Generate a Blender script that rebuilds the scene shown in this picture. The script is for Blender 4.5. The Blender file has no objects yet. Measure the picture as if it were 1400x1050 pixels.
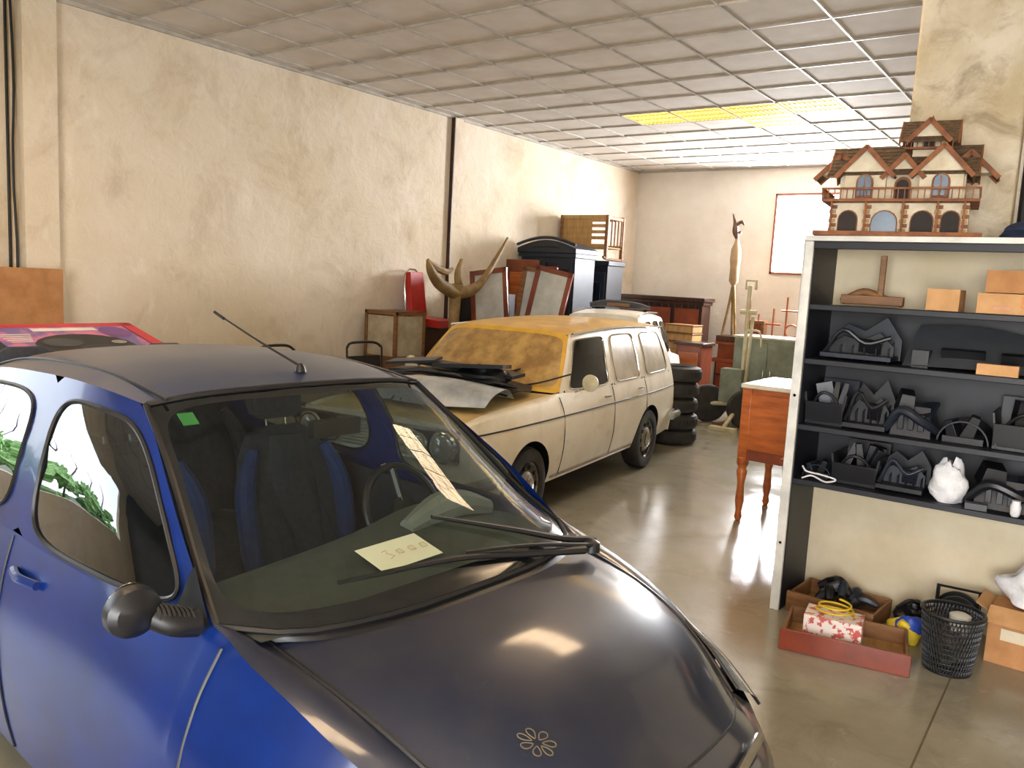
import bpy, bmesh, random
import numpy as np
from math import *
from mathutils import Matrix, Vector
random.seed(7)
scene=bpy.context.scene
# ------------------------------------------------------------------ materials
def lin(c):
    return tuple(((x/255)/12.92 if x/255<=.04045 else ((x/255+.055)/1.055)**2.4) for x in c)+(1,)
MATS={}
def mat(name,col,rough=.6,metal=0,col2=None,scale=6,bump=0,bscale=None,coat=0,emit=0,spec=.5,stretch=None,contrast=(.35,.65),rvar=0,detail=6,cr_=.06):
    if name in MATS: return MATS[name]
    m=bpy.data.materials.new(name); m.use_nodes=True; nt=m.node_tree; N=nt.nodes; L=nt.links
    b=N['Principled BSDF']
    b.inputs['Base Color'].default_value=lin(col); b.inputs['Roughness'].default_value=rough; b.inputs['Metallic'].default_value=metal
    b.inputs['Coat Weight'].default_value=coat; b.inputs['Coat Roughness'].default_value=cr_
    b.inputs['Specular IOR Level'].default_value=spec
    if emit:
        b.inputs['Emission Color'].default_value=lin(col); b.inputs['Emission Strength'].default_value=emit
    tc=N.new('ShaderNodeTexCoord'); mp=N.new('ShaderNodeMapping'); L.new(tc.outputs['Object'],mp.inputs[0])
    if stretch: mp.inputs['Scale'].default_value=stretch
    if col2 is None: col2=tuple(max(0,c*.86) for c in col)
    n=N.new('ShaderNodeTexNoise'); n.inputs['Scale'].default_value=scale; n.inputs['Detail'].default_value=detail; n.inputs['Roughness'].default_value=.6
    L.new(mp.outputs[0],n.inputs['Vector'])
    r=N.new('ShaderNodeValToRGB'); r.color_ramp.elements[0].position=contrast[0]; r.color_ramp.elements[1].position=contrast[1]
    r.color_ramp.elements[0].color=lin(col); r.color_ramp.elements[1].color=lin(col2)
    L.new(n.outputs['Fac'],r.inputs[0]); L.new(r.outputs[0],b.inputs['Base Color'])
    if emit: L.new(r.outputs[0],b.inputs['Emission Color'])
    if rvar:
        mr=N.new('ShaderNodeMapRange'); mr.inputs['From Min'].default_value=.3; mr.inputs['From Max'].default_value=.7
        mr.inputs['To Min'].default_value=max(.02,rough-rvar); mr.inputs['To Max'].default_value=rough+rvar
        L.new(n.outputs['Fac'],mr.inputs[0]); L.new(mr.outputs[0],b.inputs['Roughness'])
    if bump:
        n2=N.new('ShaderNodeTexNoise'); n2.inputs['Scale'].default_value=bscale or scale*4; n2.inputs['Detail'].default_value=8; n2.inputs['Distortion'].default_value=.6; n2.inputs['Roughness'].default_value=.65
        L.new(mp.outputs[0],n2.inputs['Vector'])
        bp=N.new('ShaderNodeBump'); bp.inputs['Strength'].default_value=bump; bp.inputs['Distance'].default_value=.02
        L.new(n2.outputs['Fac'],bp.inputs['Height']); L.new(bp.outputs[0],b.inputs['Normal'])
    MATS[name]=m; return m
def stains(m,col,scale,lo,hi,amt,stretch=(1,1,1)):
    """second layer of darker scuffs mixed over the base colour"""
    nt=m.node_tree; N=nt.nodes; L=nt.links; b=N['Principled BSDF']
    src=b.inputs['Base Color'].links[0].from_socket
    tc=N.new('ShaderNodeTexCoord'); mp=N.new('ShaderNodeMapping'); mp.inputs['Scale'].default_value=stretch; L.new(tc.outputs['Object'],mp.inputs[0])
    n=N.new('ShaderNodeTexNoise'); n.inputs['Scale'].default_value=scale; n.inputs['Detail'].default_value=10; n.inputs['Roughness'].default_value=.7; n.inputs['Distortion'].default_value=.8
    L.new(mp.outputs[0],n.inputs['Vector'])
    mr=N.new('ShaderNodeMapRange'); mr.inputs['From Min'].default_value=lo; mr.inputs['From Max'].default_value=hi; mr.inputs['To Max'].default_value=amt
    L.new(n.outputs['Fac'],mr.inputs[0])
    mx=N.new('ShaderNodeMixRGB'); mx.inputs[2].default_value=lin(col); L.new(mr.outputs[0],mx.inputs[0]); L.new(src,mx.inputs[1]); L.new(mx.outputs[0],b.inputs['Base Color'])
def glass(name,tint=(200,215,205),gl=1.0):
    m=bpy.data.materials.new(name); m.use_nodes=True; nt=m.node_tree; N=nt.nodes; L=nt.links; N.clear()
    o=N.new('ShaderNodeOutputMaterial'); t=N.new('ShaderNodeBsdfTransparent'); t.inputs[0].default_value=lin(tint)
    g=N.new('ShaderNodeBsdfGlossy'); g.inputs['Roughness'].default_value=.015; g.inputs['Color'].default_value=(.95,.97,1,1)
    lw=N.new('ShaderNodeLayerWeight'); lw.inputs['Blend'].default_value=.5
    p=N.new('ShaderNodeMath'); p.operation='POWER'; p.inputs[1].default_value=4.0; L.new(lw.outputs['Facing'],p.inputs[0])
    a=N.new('ShaderNodeMath'); a.operation='MULTIPLY_ADD'; a.inputs[1].default_value=.6*gl; a.inputs[2].default_value=.045*gl; a.use_clamp=True
    L.new(p.outputs[0],a.inputs[0])
    mx=N.new('ShaderNodeMixShader'); L.new(a.outputs[0],mx.inputs[0]); L.new(t.outputs[0],mx.inputs[1]); L.new(g.outputs[0],mx.inputs[2])
    L.new(mx.outputs[0],o.inputs[0]); MATS[name]=m; return m
# ------------------------------------------------------------------ mesh builder
def cr(p,t):
    n=len(p)-1; x=min(max(t,0),1)*n; i=min(int(x),n-1); f=x-i
    p0=p[i-1] if i>0 else 2*p[0]-p[1]; p3=p[i+2] if i+2<=n else 2*p[n]-p[n-1]; p1=p[i];p2=p[i+1]
    return .5*((2*p1)+(-p0+p2)*f+(2*p0-5*p1+4*p2-p3)*f*f+(-p0+3*p1-3*p2+p3)*f**3)
def surf(rows):
    A=np.array(rows,float)
    def S(u,v):
        c=np.array([cr(A[:,j],u) for j in range(A.shape[1])])
        return cr(c,v)
    return S
def fx(pts):
    xs=[p[0] for p in pts]; V=np.array([p[1:] for p in pts],float)
    if xs[0]>xs[-1]: xs=xs[::-1]; V=V[::-1]
    def f(x):
        x=min(max(x,xs[0]),xs[-1]); i=0
        while i<len(xs)-2 and x>xs[i+1]: i+=1
        h=xs[i+1]-xs[i]; t=(x-xs[i])/h
        def tan_(k):
            if k==0: return (V[1]-V[0])/(xs[1]-xs[0])
            if k==len(xs)-1: return (V[-1]-V[-2])/(xs[-1]-xs[-2])
            return (V[k+1]-V[k-1])/(xs[k+1]-xs[k-1])
        m0,m1=tan_(i)*h,tan_(i+1)*h
        return (2*t**3-3*t*t+1)*V[i]+(t**3-2*t*t+t)*m0+(-2*t**3+3*t*t)*V[i+1]+(t**3-t*t)*m1
    return f
class B:
    def __init__(s): s.v=[];s.f=[];s.m=[];s.mats=[];s.M=Matrix.Identity(4)
    def mi(s,m):
        if m not in s.mats: s.mats.append(m)
        return s.mats.index(m)
    def add(s,vs,fs,m,M=None):
        T=s.M@M if M is not None else s.M
        o=len(s.v); k=s.mi(m)
        s.v+=[tuple(T@Vector(v)) for v in vs]
        s.f+=[[i+o for i in f] for f in fs]; s.m+=[k]*len(fs)
    def box(s,c,d,m,r=(0,0,0),tx=1,ty=1):
        x,y,z=[a/2 for a in d]
        vs=[(-x,-y,-z),(x,-y,-z),(x,y,-z),(-x,y,-z),(-x*tx,-y*ty,z),(x*tx,-y*ty,z),(x*tx,y*ty,z),(-x*tx,y*ty,z)]
        fs=[(3,2,1,0),(4,5,6,7),(0,1,5,4),(1,2,6,5),(2,3,7,6),(3,0,4,7)]
        M=Matrix.Translation(c)@Matrix.Rotation(r[2],4,'Z')@Matrix.Rotation(r[1],4,'Y')@Matrix.Rotation(r[0],4,'X')
        s.add(vs,fs,m,M)
    def bx(s,x0,x1,y0,y1,z0,z1,m): s.box(((x0+x1)/2,(y0+y1)/2,(z0+z1)/2),(x1-x0,y1-y0,z1-z0),m)
    def ring(s,loops,m,caps=True,closed=True):
        n=len(loops[0]); vs=[tuple(p) for l in loops for p in l]; fs=[]
        for i in range(len(loops)-1):
            for j in range(n if closed else n-1):
                k=(j+1)%n; fs.append((i*n+j,i*n+k,(i+1)*n+k,(i+1)*n+j))
        if caps:
            fs.append(tuple(range(n))[::-1]); fs.append(tuple((len(loops)-1)*n+j for j in range(n)))
        s.add(vs,fs,m)
    def tube(s,pts,r,m,n=8,k=0,caps=True):
        P=[Vector(p) for p in pts]
        R=r if isinstance(r,(list,tuple)) else [r]*len(P)
        if k:
            A=np.array([list(p) for p in P]); RR=np.array([[x,0,0] for x in R],float)
            q=[i/(k*(len(P)-1)) for i in range(k*(len(P)-1)+1)]
            P=[Vector(cr(A,t)) for t in q]; R=[cr(RR,t)[0] for t in q]
        loops=[];ref=None
        for i,p in enumerate(P):
            d=(P[min(i+1,len(P)-1)]-P[max(i-1,0)]).normalized()
            if ref is None: ref=d.orthogonal().normalized()
            ref=(ref-d*ref.dot(d)); ref=ref.normalized() if ref.length>1e-6 else d.orthogonal().normalized()
            b=d.cross(ref)
            loops.append([p+ref*cos(2*pi*j/n)*R[i]+b*sin(2*pi*j/n)*R[i] for j in range(n)])
        s.ring(loops,m,caps)
    def lathe(s,prof,m,at=(0,0,0),n=24,axis='Z',rot=None):
        M=Matrix.Translation(at)
        if axis=='Y': M=M@Matrix.Rotation(-pi/2,4,'X')
        if axis=='X': M=M@Matrix.Rotation(pi/2,4,'Y')
        if rot is not None: M=Matrix.Translation(at)@rot
        o=s.M; s.M=o@M
        s.ring([[(r*cos(2*pi*j/n),r*sin(2*pi*j/n),z) for j in range(n)] for r,z in prof],m,True); s.M=o
    def sm(s,S,m,nu=8,nv=12,u=(0,1),v=(0,1),mir=False,off=0):
        for sg in ((1,-1) if mir else (1,)):
            vs=[];fs=[]
            for i in range(nu+1):
                for j in range(nv+1):
                    p=S(u[0]+(u[1]-u[0])*i/nu, v[0]+(v[1]-v[0])*j/nv); vs.append((p[0],sg*p[1],p[2]+off))
            for i in range(nu):
                for j in range(nv):
                    a=i*(nv+1)+j; f=(a,a+1,a+nv+2,a+nv+1); fs.append(f if sg>0 else f[::-1])
            s.add(vs,fs,m)
    def win(s,S,rect,inner,mframe,mglass,n=64,pw=7,rings=8,sides=(1,),depth=0):
        u0,u1,v0,v1=rect; a0,a1,b0,b1=inner
        O=[];I=[]
        for k in range(n):
            t=2*pi*(k+.5)/n; c,d=cos(t),sin(t); q=max(abs(c),abs(d))
            O.append(((u0+u1)/2+(u1-u0)/2*c/q,(v0+v1)/2+(v1-v0)/2*d/q))
            e=lambda w: copysign(abs(w)**(2/pw),w)
            I.append(((a0+a1)/2+(a1-a0)/2*e(c),(b0+b1)/2+(b1-b0)/2*e(d)))
        cu,cv=(a0+a1)/2,(b0+b1)/2
        for sg in sides:
            g=lambda l:[(lambda p:(p[0],sg*p[1],p[2]))(S(*q)) for q in l]
            mid=[((o[0]+i[0])/2,(o[1]+i[1])/2) for o,i in zip(O,I)]
            s.ring([g(O),g(mid),g(I)],mframe,False)
            L=[]
            for r in range(rings):
                f=1-r/rings; L.append(g([(cu+(i[0]-cu)*f,cv+(i[1]-cv)*f) for i in I]))
            s.ring(L,mglass,False)
            s.add(L[-1],[tuple(range(n))],mglass)
    def prism(s,poly,y0,y1,m,axis='Y'):
        if axis=='Y': a=[(p[0],y0,p[1]) for p in poly];b=[(p[0],y1,p[1]) for p in poly]
        elif axis=='X': a=[(y0,p[0],p[1]) for p in poly];b=[(y1,p[0],p[1]) for p in poly]
        else: a=[(p[0],p[1],y0) for p in poly];b=[(p[0],p[1],y1) for p in poly]
        s.ring([a,b],m,True)
    def blob(s,c,d,m,seed=0,amp=.15,n=18,flat=False):
        rnd=random.Random(seed); ph=[(rnd.uniform(1,4),rnd.uniform(1,4),rnd.uniform(0,6)) for _ in range(5)]
        L=[]
        for i in range(1,n):
            th=pi*i/n; l=[]
            for j in range(2*n):
                p=pi*j/n; w=1+amp*sum(sin(a*th*1.6+q)*cos(round(b)*p+q) for a,b,q in ph)/2
                x,y,z=sin(th)*cos(p)*w,sin(th)*sin(p)*w,cos(th)*w
                if flat: z=max(z,-.75)
                l.append((c[0]+x*d[0]/2,c[1]+y*d[1]/2,c[2]+z*d[2]/2))
            L.append(l)
        s.ring(L,m,True)
    def done(s,name,loc=(0,0,0),rz=0,bevel=0,ang=38,rot=None,parent=None,sit=None):
        me=bpy.data.meshes.new(name); me.from_pydata(s.v,[],s.f)
        for m in s.mats: me.materials.append(m)
        me.polygons.foreach_set('material_index',s.m)
        bm=bmesh.new(); bm.from_mesh(me); bmesh.ops.remove_doubles(bm,verts=bm.verts,dist=2e-5)
        bmesh.ops.recalc_face_normals(bm,faces=bm.faces)
        for f in bm.faces: f.smooth=True
        ca=radians(ang)
        for e in bm.edges:
            e.smooth = len(e.link_faces)==2 and e.calc_face_angle(9)<ca
        bm.to_mesh(me); bm.free()
        o=bpy.data.objects.new(name,me); scene.collection.objects.link(o)
        o.rotation_euler=rot if rot else (0,0,rz); o.location=loc
        if sit is not None:
            lo=min(v.co.z for v in me.vertices); o.location=(loc[0],loc[1],sit-lo)
        if bevel:
            b=o.modifiers.new('b','BEVEL'); b.width=bevel; b.segments=2; b.limit_method='ANGLE'; b.angle_limit=radians(45); b.use_clamp_overlap=True
        return o
# ------------------------------------------------------------------ material set
plaster=mat('plaster_wall',(236,225,207),.9,0,(218,202,172),.9,1.0,5,contrast=(.35,.75),detail=12)
stains(plaster,(160,132,96),1.3,.50,.85,.6); stains(plaster,(140,114,80),7,.60,.85,.4,(1,1,.6)); stains(plaster,(250,244,232),5,.55,.72,.4,(1,1,.5))
plasterB=mat('plaster_back',(234,229,220),.9,0,(218,210,196),.8,.5,6)
stains(plasterB,(190,176,150),1.5,.55,.8,.35)
plasterP=mat('plaster_pillar',(220,210,190),.9,0,(190,174,142),3.0,1.0,6,detail=10)
stains(plasterP,(118,98,66),3.5,.48,.72,.75)
ceilm=mat('ceiling_tile',(212,206,198),.85,0,(200,192,182),3,.15,60)
barm=mat('ceiling_bar',(192,186,176),.5)
concrete=mat('concrete_floor',(156,151,134),.16,0,(124,116,96),1.1,.10,7,rvar=.08,spec=.65,contrast=(.25,.75),detail=12)
stains(concrete,(90,78,58),2.4,.5,.75,.5); stains(concrete,(190,186,168),7,.6,.75,.35)
bluep=mat('blue_paint',(5,36,104),.35,.0,(3,26,78),3,coat=.35,cr_=.08,spec=.3)
bluetop=mat('blue_paint_dusty',(14,22,44),.36,.1,(42,42,48),5,coat=.8,cr_=.10,contrast=(.45,.85))
stains(bluetop,(92,86,76),22,.62,.8,.35)
blueroof=mat('blue_paint_roof',(30,50,90),.42,.1,(52,62,84),4,coat=.5,cr_=.18)
blkpl=mat('black_plastic',(18,18,21),.42)
fritm=mat('frit_black',(12,15,15),.12,coat=.5)
darkpl=mat('dark_plastic',(26,27,32),.38,0,(18,18,22),4)
greypl=mat('grey_plastic',(66,69,74),.5)
bluegrey=mat('blue_grey_plastic',(32,37,48),.4)
rubber=mat('rubber',(26,25,24),.75,0,(48,44,38),9)
chrome=mat('chrome',(200,198,190),.18,1)
rimm=mat('rim_metal',(150,145,132),.4,.7)
creamp=mat('cream_paint',(228,221,202),.42,0,(206,194,162),2.2,coat=.25,contrast=(.35,.8))
stains(creamp,(150,122,76),3.0,.55,.8,.45)
ochre=mat('ochre_warm_light_paint',(224,178,62),.5,0,(192,146,50),3.5,coat=.15,contrast=(.3,.7))  # estate roof: warm lamp light reflected on it, painted into the colour
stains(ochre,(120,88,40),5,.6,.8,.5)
whitep=mat('white_paint',(226,224,214),.4,0,(204,196,176),3,coat=.3)
dustwarmglass=mat('dusty_warm_lit_glass',(184,150,88),.4,0,(136,104,58),7,coat=.3,contrast=(.35,.62))  # windscreen: dust, with warm reflected light painted into the ochre
dustglass2=mat('dusty_side_glass',(190,180,156),.35,0,(158,144,116),5,coat=.5)
cglass=glass('car_glass',(226,234,226),.8)
sglass=glass('side_glass',(150,168,178),2.4)
dglass=glass('dark_glass',(60,62,60),1.2)
seatm=mat('seat_fabric',(50,52,60),.9,0,(38,40,48),40)
seatb=mat('seat_fabric_blue',(26,52,104),.85,0,(20,42,88),40)
paperm=mat('paper',(250,244,228),.8,0,(246,238,218),3)
redink=mat('faded_ink',(216,160,128),.8)
wood_o=mat('wood_orange',(190,104,44),.35,0,(148,74,28),3,.05,30,stretch=(1,1,6),coat=.2)
wood_d=mat('wood_dark',(66,36,23),.4,0,(42,23,15),4,stretch=(6,1,1),coat=.15)
wood_r=mat('wood_red',(136,66,36),.42,0,(104,46,24),4,stretch=(1,6,1),coat=.15)
wood_l=mat('wood_light',(186,148,92),.6,0,(158,118,68),4,stretch=(6,1,1))
wood_m=mat('wood_mid',(140,98,58),.55,0,(108,72,40),4,stretch=(1,1,6))
bluedark=mat('dark_blue_wood',(30,42,58),.45,0,(22,28,40),4)
blackw=mat('black_board',(22,24,34),.5,0,(14,15,21),5)
whitew=mat('white_board',(228,226,218),.5)
panelt=mat('tan_panel',(216,203,177),.75,0,(200,186,154),3)
card=mat('cardboard',(184,132,84),.8,0,(164,114,68),8)
card2=mat('cardboard_light',(206,158,108),.8,0,(186,140,90),8)
redv=mat('red_vinyl',(196,36,26),.4)
terra=mat('roof_tile',(112,88,62),.8,0,(78,60,42),40,.5,60)
housew=mat('house_white',(226,214,190),.75,0,(200,184,154),12)
houset=mat('house_timber',(150,92,52),.7,0,(110,64,36),14)
bluepane=mat('blue_pane',(90,110,130),.25)
green_m=mat('green_grey_metal',(128,136,122),.5,.2,(104,108,90),5)
cream_m=mat('cream_metal',(204,198,170),.45,.1,(176,164,126),6)
copper=mat('copper',(176,96,56),.35,.6)
yellow=mat('yellow_cable',(222,190,40),.5)
bluebag=mat('blue_bag',(36,70,170),.45)
wplast=mat('white_plastic_bag',(230,230,232),.35,0,(200,200,206),10,.4,20)
navy=mat('navy_cloth',(36,50,78),.9,0,(24,34,56),8)
pinkm=mat('pink_print',(196,110,150),.35,0,(110,90,150),5,contrast=(.45,.55))
redprint=mat('red_print',(206,44,60),.4)
orange_m=mat('orange_plastic',(220,130,50),.5)
goldm=mat('dust_mark',(104,92,70),.9)
foliage=mat('foliage',(160,196,130),.8,0,(70,120,50),14,.5,20)
winred=mat('window_frame_red',(150,84,62),.5)
lampm=mat('light_panel',(255,212,108),.5,0,(255,206,98),4,emit=1.6)
lampb=mat('light_panel_bright',(255,232,150),.5,0,(255,228,140),4,emit=3.2)
lampr=mat('light_panel_front',(255,226,188),.5,0,(255,222,182),4,emit=14.0)
louv=mat('louvre',(240,216,130),.4)
boxwr=mat('white_red_pattern',(232,222,214),.5,0,(196,90,84),26,contrast=(.52,.56))
# ------------------------------------------------------------------ room
H=3.83; XL=-7.1; XR=3.2; YB=13.4; YF=-3.2
def wall(name,m,*bxs):
    b=B()
    for q in bxs: b.bx(*q,m)
    return b.done(name)
wall('floor',concrete,(XL-.2,XR+.2,YF-.2,YB+.2,-.1,0))
wall('ceiling',ceilm,(XL-.2,XR+.2,YF-.2,YB+.2,H+.02,H+.12))
wall('wall_left',plaster,(XL-.2,XL,1.5,YB+.2,0,H+.02),(XL-.2,XL,YF-.2,-2.6,0,H+.02),(XL-.2,XL,-2.6,1.5,2.9,H+.02),(XL-.2,XL,-2.6,1.5,0,.75))
WX0,WX1,WZ0,WZ1=-4.60,-3.35,2.13,3.42
wall('wall_back',plasterB,(XL,WX0,YB,YB+.2,0,H+.02),(WX1,XR,YB,YB+.2,0,H+.02),(WX0,WX1,YB,YB+.2,0,WZ0),(WX0,WX1,YB,YB+.2,WZ1,H+.02))
wall('wall_right',plaster,(XR,XR+.2,YF,YB,0,H+.02))
wall('wall_front',mat('front_wall_dark',(96,92,88),.9),(XL,-1.2,YF-.2,YF,0,H+.02),(2.6,XR,YF-.2,YF,0,H+.02),(-1.2,2.6,YF-.2,YF,3.0,H+.02))
wall('wall_partition',plaster,(-.5,XR,5.35,5.6,0,H+.02))
b=B(); b.bx(-1.06,-.5,5.2,5.75,0,H+.02,plasterP); b.done('concrete_pillar',bevel=.015)
b=B(); b.tube([(-.46,5.3,0),(-.46,5.3,H)],.02,blkpl); b.done('trim_1')
b=B(); b.bx(XL,XL+.05,8.24,8.40,0,H,plaster); b.bx(XL,XL+.055,8.22,8.235,0,H,wood_d); b.bx(XL,XL+.012,8.40,8.43,0,H,mat('grime',(150,126,90),.9)); b.done('trim_2')
b=B(); b.bx(XL,XL+.12,3.02,3.28,0,H,plaster); b.bx(XL+.001,XL+.03,2.94,2.955,0,H,blkpl)
b.tube([(XL+.04,2.98+.01*sin(i*1.7),H*i/10) for i in range(11)],.010,blkpl,k=2); b.done('trim_3',bevel=.01)
b=B(); T=.625; X0=-1.91; Y0=8.92
x=X0-9*T
while x<XR:
    if x>XL: b.bx(x-.008,x+.008,YF,YB,H+.004,H+.022,barm if abs(x-X0)>.1 else whitew)  # whiter bar: bright lamp reflection painted into its colour
    x+=T
y=Y0-19*T
while y<YB:
    if y>YF: b.bx(XL,XR,y-.008,y+.008,H+.004,H+.022,barm)
    y+=T
b.bx(XL,XL+.03,YF,YB,H-.01,H+.02,barm); b.bx(XL,XR,YB-.03,YB,H-.01,H+.02,barm)
b.done('trim_4')
b=B(); jm=mat('joint_dark',(92,82,62),.9); b.bx(-.43,-.422,YF,YB,0.0,.001,jm); b.bx(-4.6,-4.592,YF,YB,0,.001,jm); b.done('trim_5')
def fixture(x0,y0,nx,m,lx=True):
    b=B(); w=nx*T
    b.bx(x0+.02,x0+w-.02,y0+.02,y0+T-.02,H+.008,H+.018,m)
    for i in range(nx):
        for k in range(3):
            yy=y0+T*(k+.5)/3
            b.tube([(x0+i*T+.04,yy,H+.004),(x0+(i+1)*T-.04,yy,H+.004)],.006,louv,6)
        for k in range(1,12): b.bx(x0+i*T+T*k/12-.002,x0+i*T+T*k/12+.002,y0+.03,y0+T-.03,H-.004,H+.006,louv)
        b.bx(x0+i*T-.012,x0+i*T+.012,y0,y0+T,H-.005,H+.01,barm)
    return b.done('ceiling_light')
fixture(X0-5*T,Y0,4,lampm)
fixture(X0-3*T,Y0+T,1,lampb)
fixture(X0-1.0*T-.3,Y0-6.6*T,2,lampr)
fixture(X0-6*T,Y0-12*T,2,lampr)  # unseen fixture, added to light the left wall
fixture(X0-1*T,Y0-15*T,3,lampr)  # unseen fixture behind the camera, added for more light
b=B(); t=.035
b.bx(WX0,WX1,YB-.02,YB+.06,WZ0,WZ0+t,winred);b.bx(WX0,WX1,YB-.02,YB+.06,WZ1-t,WZ1,winred)
b.bx(WX0,WX0+t,YB-.02,YB+.06,WZ0,WZ1,winred);b.bx(WX1-t,WX1,YB-.02,YB+.06,WZ0,WZ1,winred)
b.done('window_1')
# ------------------------------------------------------------------ cars
def wheel(b,x,y,r,w,sg,hub=chrome,cap=rimm):
    o=b.M; b.M=o@Matrix.Translation((x,y,r))@Matrix.Rotation(-sg*pi/2,4,'X')
    b.lathe([(r*.55,-w),(r*.93,-w),(r,-w*.8),(r,-w*.2),(r*.95,0),(r*.80,.006),(r*.66,0),(r*.64,-.02)],rubber,n=36)
    b.lathe([(r*.66,-.02),(r*.62,-.012),(r*.56,-.035),(r*.42,-.03),(r*.36,-.01),(r*.30,.0),(r*.12,.012),(.001,.016)],cap,n=30)
    for k in range(10):
        a=2*pi*k/10; b.lathe([(.018,0),(.018,-.028),(.0,-.028)],blkpl,at=(r*.5*cos(a),r*.5*sin(a),-.002),n=8)
    b.lathe([(r*.26,.0),(r*.26,.012),(r*.2,.02),(.001,.024)],hub,n=20)
    b.M=o
def carbody(b,D):
    P=D['paint']; 
    ws=surf(D['ws']); wsf=lambda u,v:(lambda p,s:np.array([p[0],p[1]*s,p[2]]))(ws(u,abs(v)),1 if v>=0 else -1)
    b.win(wsf,(0,1,-1,1),D['wsin'],D['frit'],D['wsglass'],n=96,pw=9,rings=10)
    b.sm(surf(D['roof']),D['roofpaint'],14,10,mir=True)
    hood=surf(D['hood']); b.sm(hood,D['hoodpaint'],14,10,mir=True)
    gh=surf(D['gh'])
    wins=D['wins']; s=0
    for w in wins:
        b.sm(gh,P,10,3,(0,1),(s,w[0]),mir=True)
        b.win(gh,(0,1,w[0],w[1]),(w[2],w[3],w[0]+w[5],w[1]-w[5]),P,w[4],n=64,pw=w[6],rings=6,sides=(1,-1))
        for sg in (1,-1):
            loop=[]
            for k in range(49):
                t=2*pi*k/48; e=lambda q: copysign(abs(q)**(2/w[6]),q)
                p=gh((w[2]+w[3])/2+(w[3]-w[2])/2*e(cos(t)),(w[0]+w[1])/2+((w[1]-w[0])/2-w[5])*e(sin(t)))
                loop.append((p[0],sg*(p[1]+.002),p[2]))
            b.tube(loop,D.get('rub',.008),D['trim'],6)
        s=w[1]
    b.sm(gh,P,10,3,(0,1),(s,1),mir=True)
    Tf=fx(D['T']); Mf=fx([(x,y,0) for x,y in D['yM']]); Af=fx(D['A'])
    xa,xb=D['xf'],D['xr']; R=D['R']; zb=D['zb']
    def zbot(x):
        z=zb
        for ax in D['axles']:
            if abs(x-ax)<R: z=max(z,D['wr']+sqrt(max(0,R*R-(x-ax)**2)))
        return z
    def sidept(x,z):
        yT,zT=Tf(x); yM=Mf(x)[0]; w=(zT-z)/(zT-zb)
        y=yT+(yM-yT)*sin(pi/2*min(1,w/D['bul']))-D['tuck']*max(0,(w-.5)/.5)**2
        return y
    xs=set(np.linspace(xa,xb,40))
    for ax in D['axles']:
        for t in np.linspace(0,pi,19): xs.add(ax+(R-1e-4)*cos(t))
        xs.add(ax+R+.002); xs.add(ax-R-.002)
    xs=sorted(x for x in xs if xb<=x<=xa)
    nz=14
    for sg in (1,-1):
        vs=[];fs=[]
        for x in xs:
            yT,zT=Tf(x)
            for k in range(nz+1):
                z=zT+(zbot(x)-zT)*k/nz; vs.append((x,sg*sidept(x,z),z))
        for i in range(len(xs)-1):
            for k in range(nz):
                a=i*(nz+1)+k; f=(a,a+1,a+nz+2,a+nz+1); fs.append(f)
        b.add(vs,fs,P)
        vs=[];fs=[]
        X=np.linspace(D['cab'][0],D['cab'][1],12)
        for x in X:
            yT,zT=Tf(x)
            for k in range(5):
                z=zT-.01-(zT-.35)*k/4; vs.append((x,sg*(sidept(x,z)-.06-.02*(k>0)),z))
        for i in range(11):
            for k in range(4):
                a=i*5+k; fs.append((a,a+1,a+6,a+5))
        b.add(vs,fs,D['liner'])
        for ax in D['axles']:
            L=[]
            for t in np.linspace(-.15,pi+.15,20):
                x=ax+R*cos(t); z=D['wr']+R*sin(t); y=sidept(min(max(x,xb),xa),max(z,zb))
                L.append([(x,sg*(y+.002),z),(x,sg*(y-.35),z)])
            b.ring(L,blkpl,False,closed=False)
            wheel(b,ax,sg*(sidept(ax,zbot(ax))-.015),D['wr'],.17,sg,cap=D['cap'])
    xh=D['A'][0][0]; xe=D['A'][-1][0]
    for sg in (1,-1):
        vs=[];fs=[];n=16;m=6
        for i in range(n+1):
            x=xh+(xe-xh)*i/n; a=Af(x); t=Tf(x)
            for k in range(m+1):
                q=k/m; bl=D['fb']*sin(pi*q); vs.append((x,sg*(a[0]+(t[0]-a[0])*q),a[1]+(t[1]-a[1])*q+bl))
        for i in range(n):
            for k in range(m):
                a=i*(m+1)+k; fs.append((a,a+1,a+m+2,a+m+1))
        b.add(vs,fs,D.get('fpaint',P))
    b.sm(surf(D['nose']),D.get('npaint',P),12,14,mir=True)
    b.sm(surf(D['rear']),P,16,10,mir=True)
    b.bx(xb+.1,xa-.1,-.55,.55,zb-.02,zb+.12,blkpl)
    return hood,sidept,gh,ws,Tf
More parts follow.
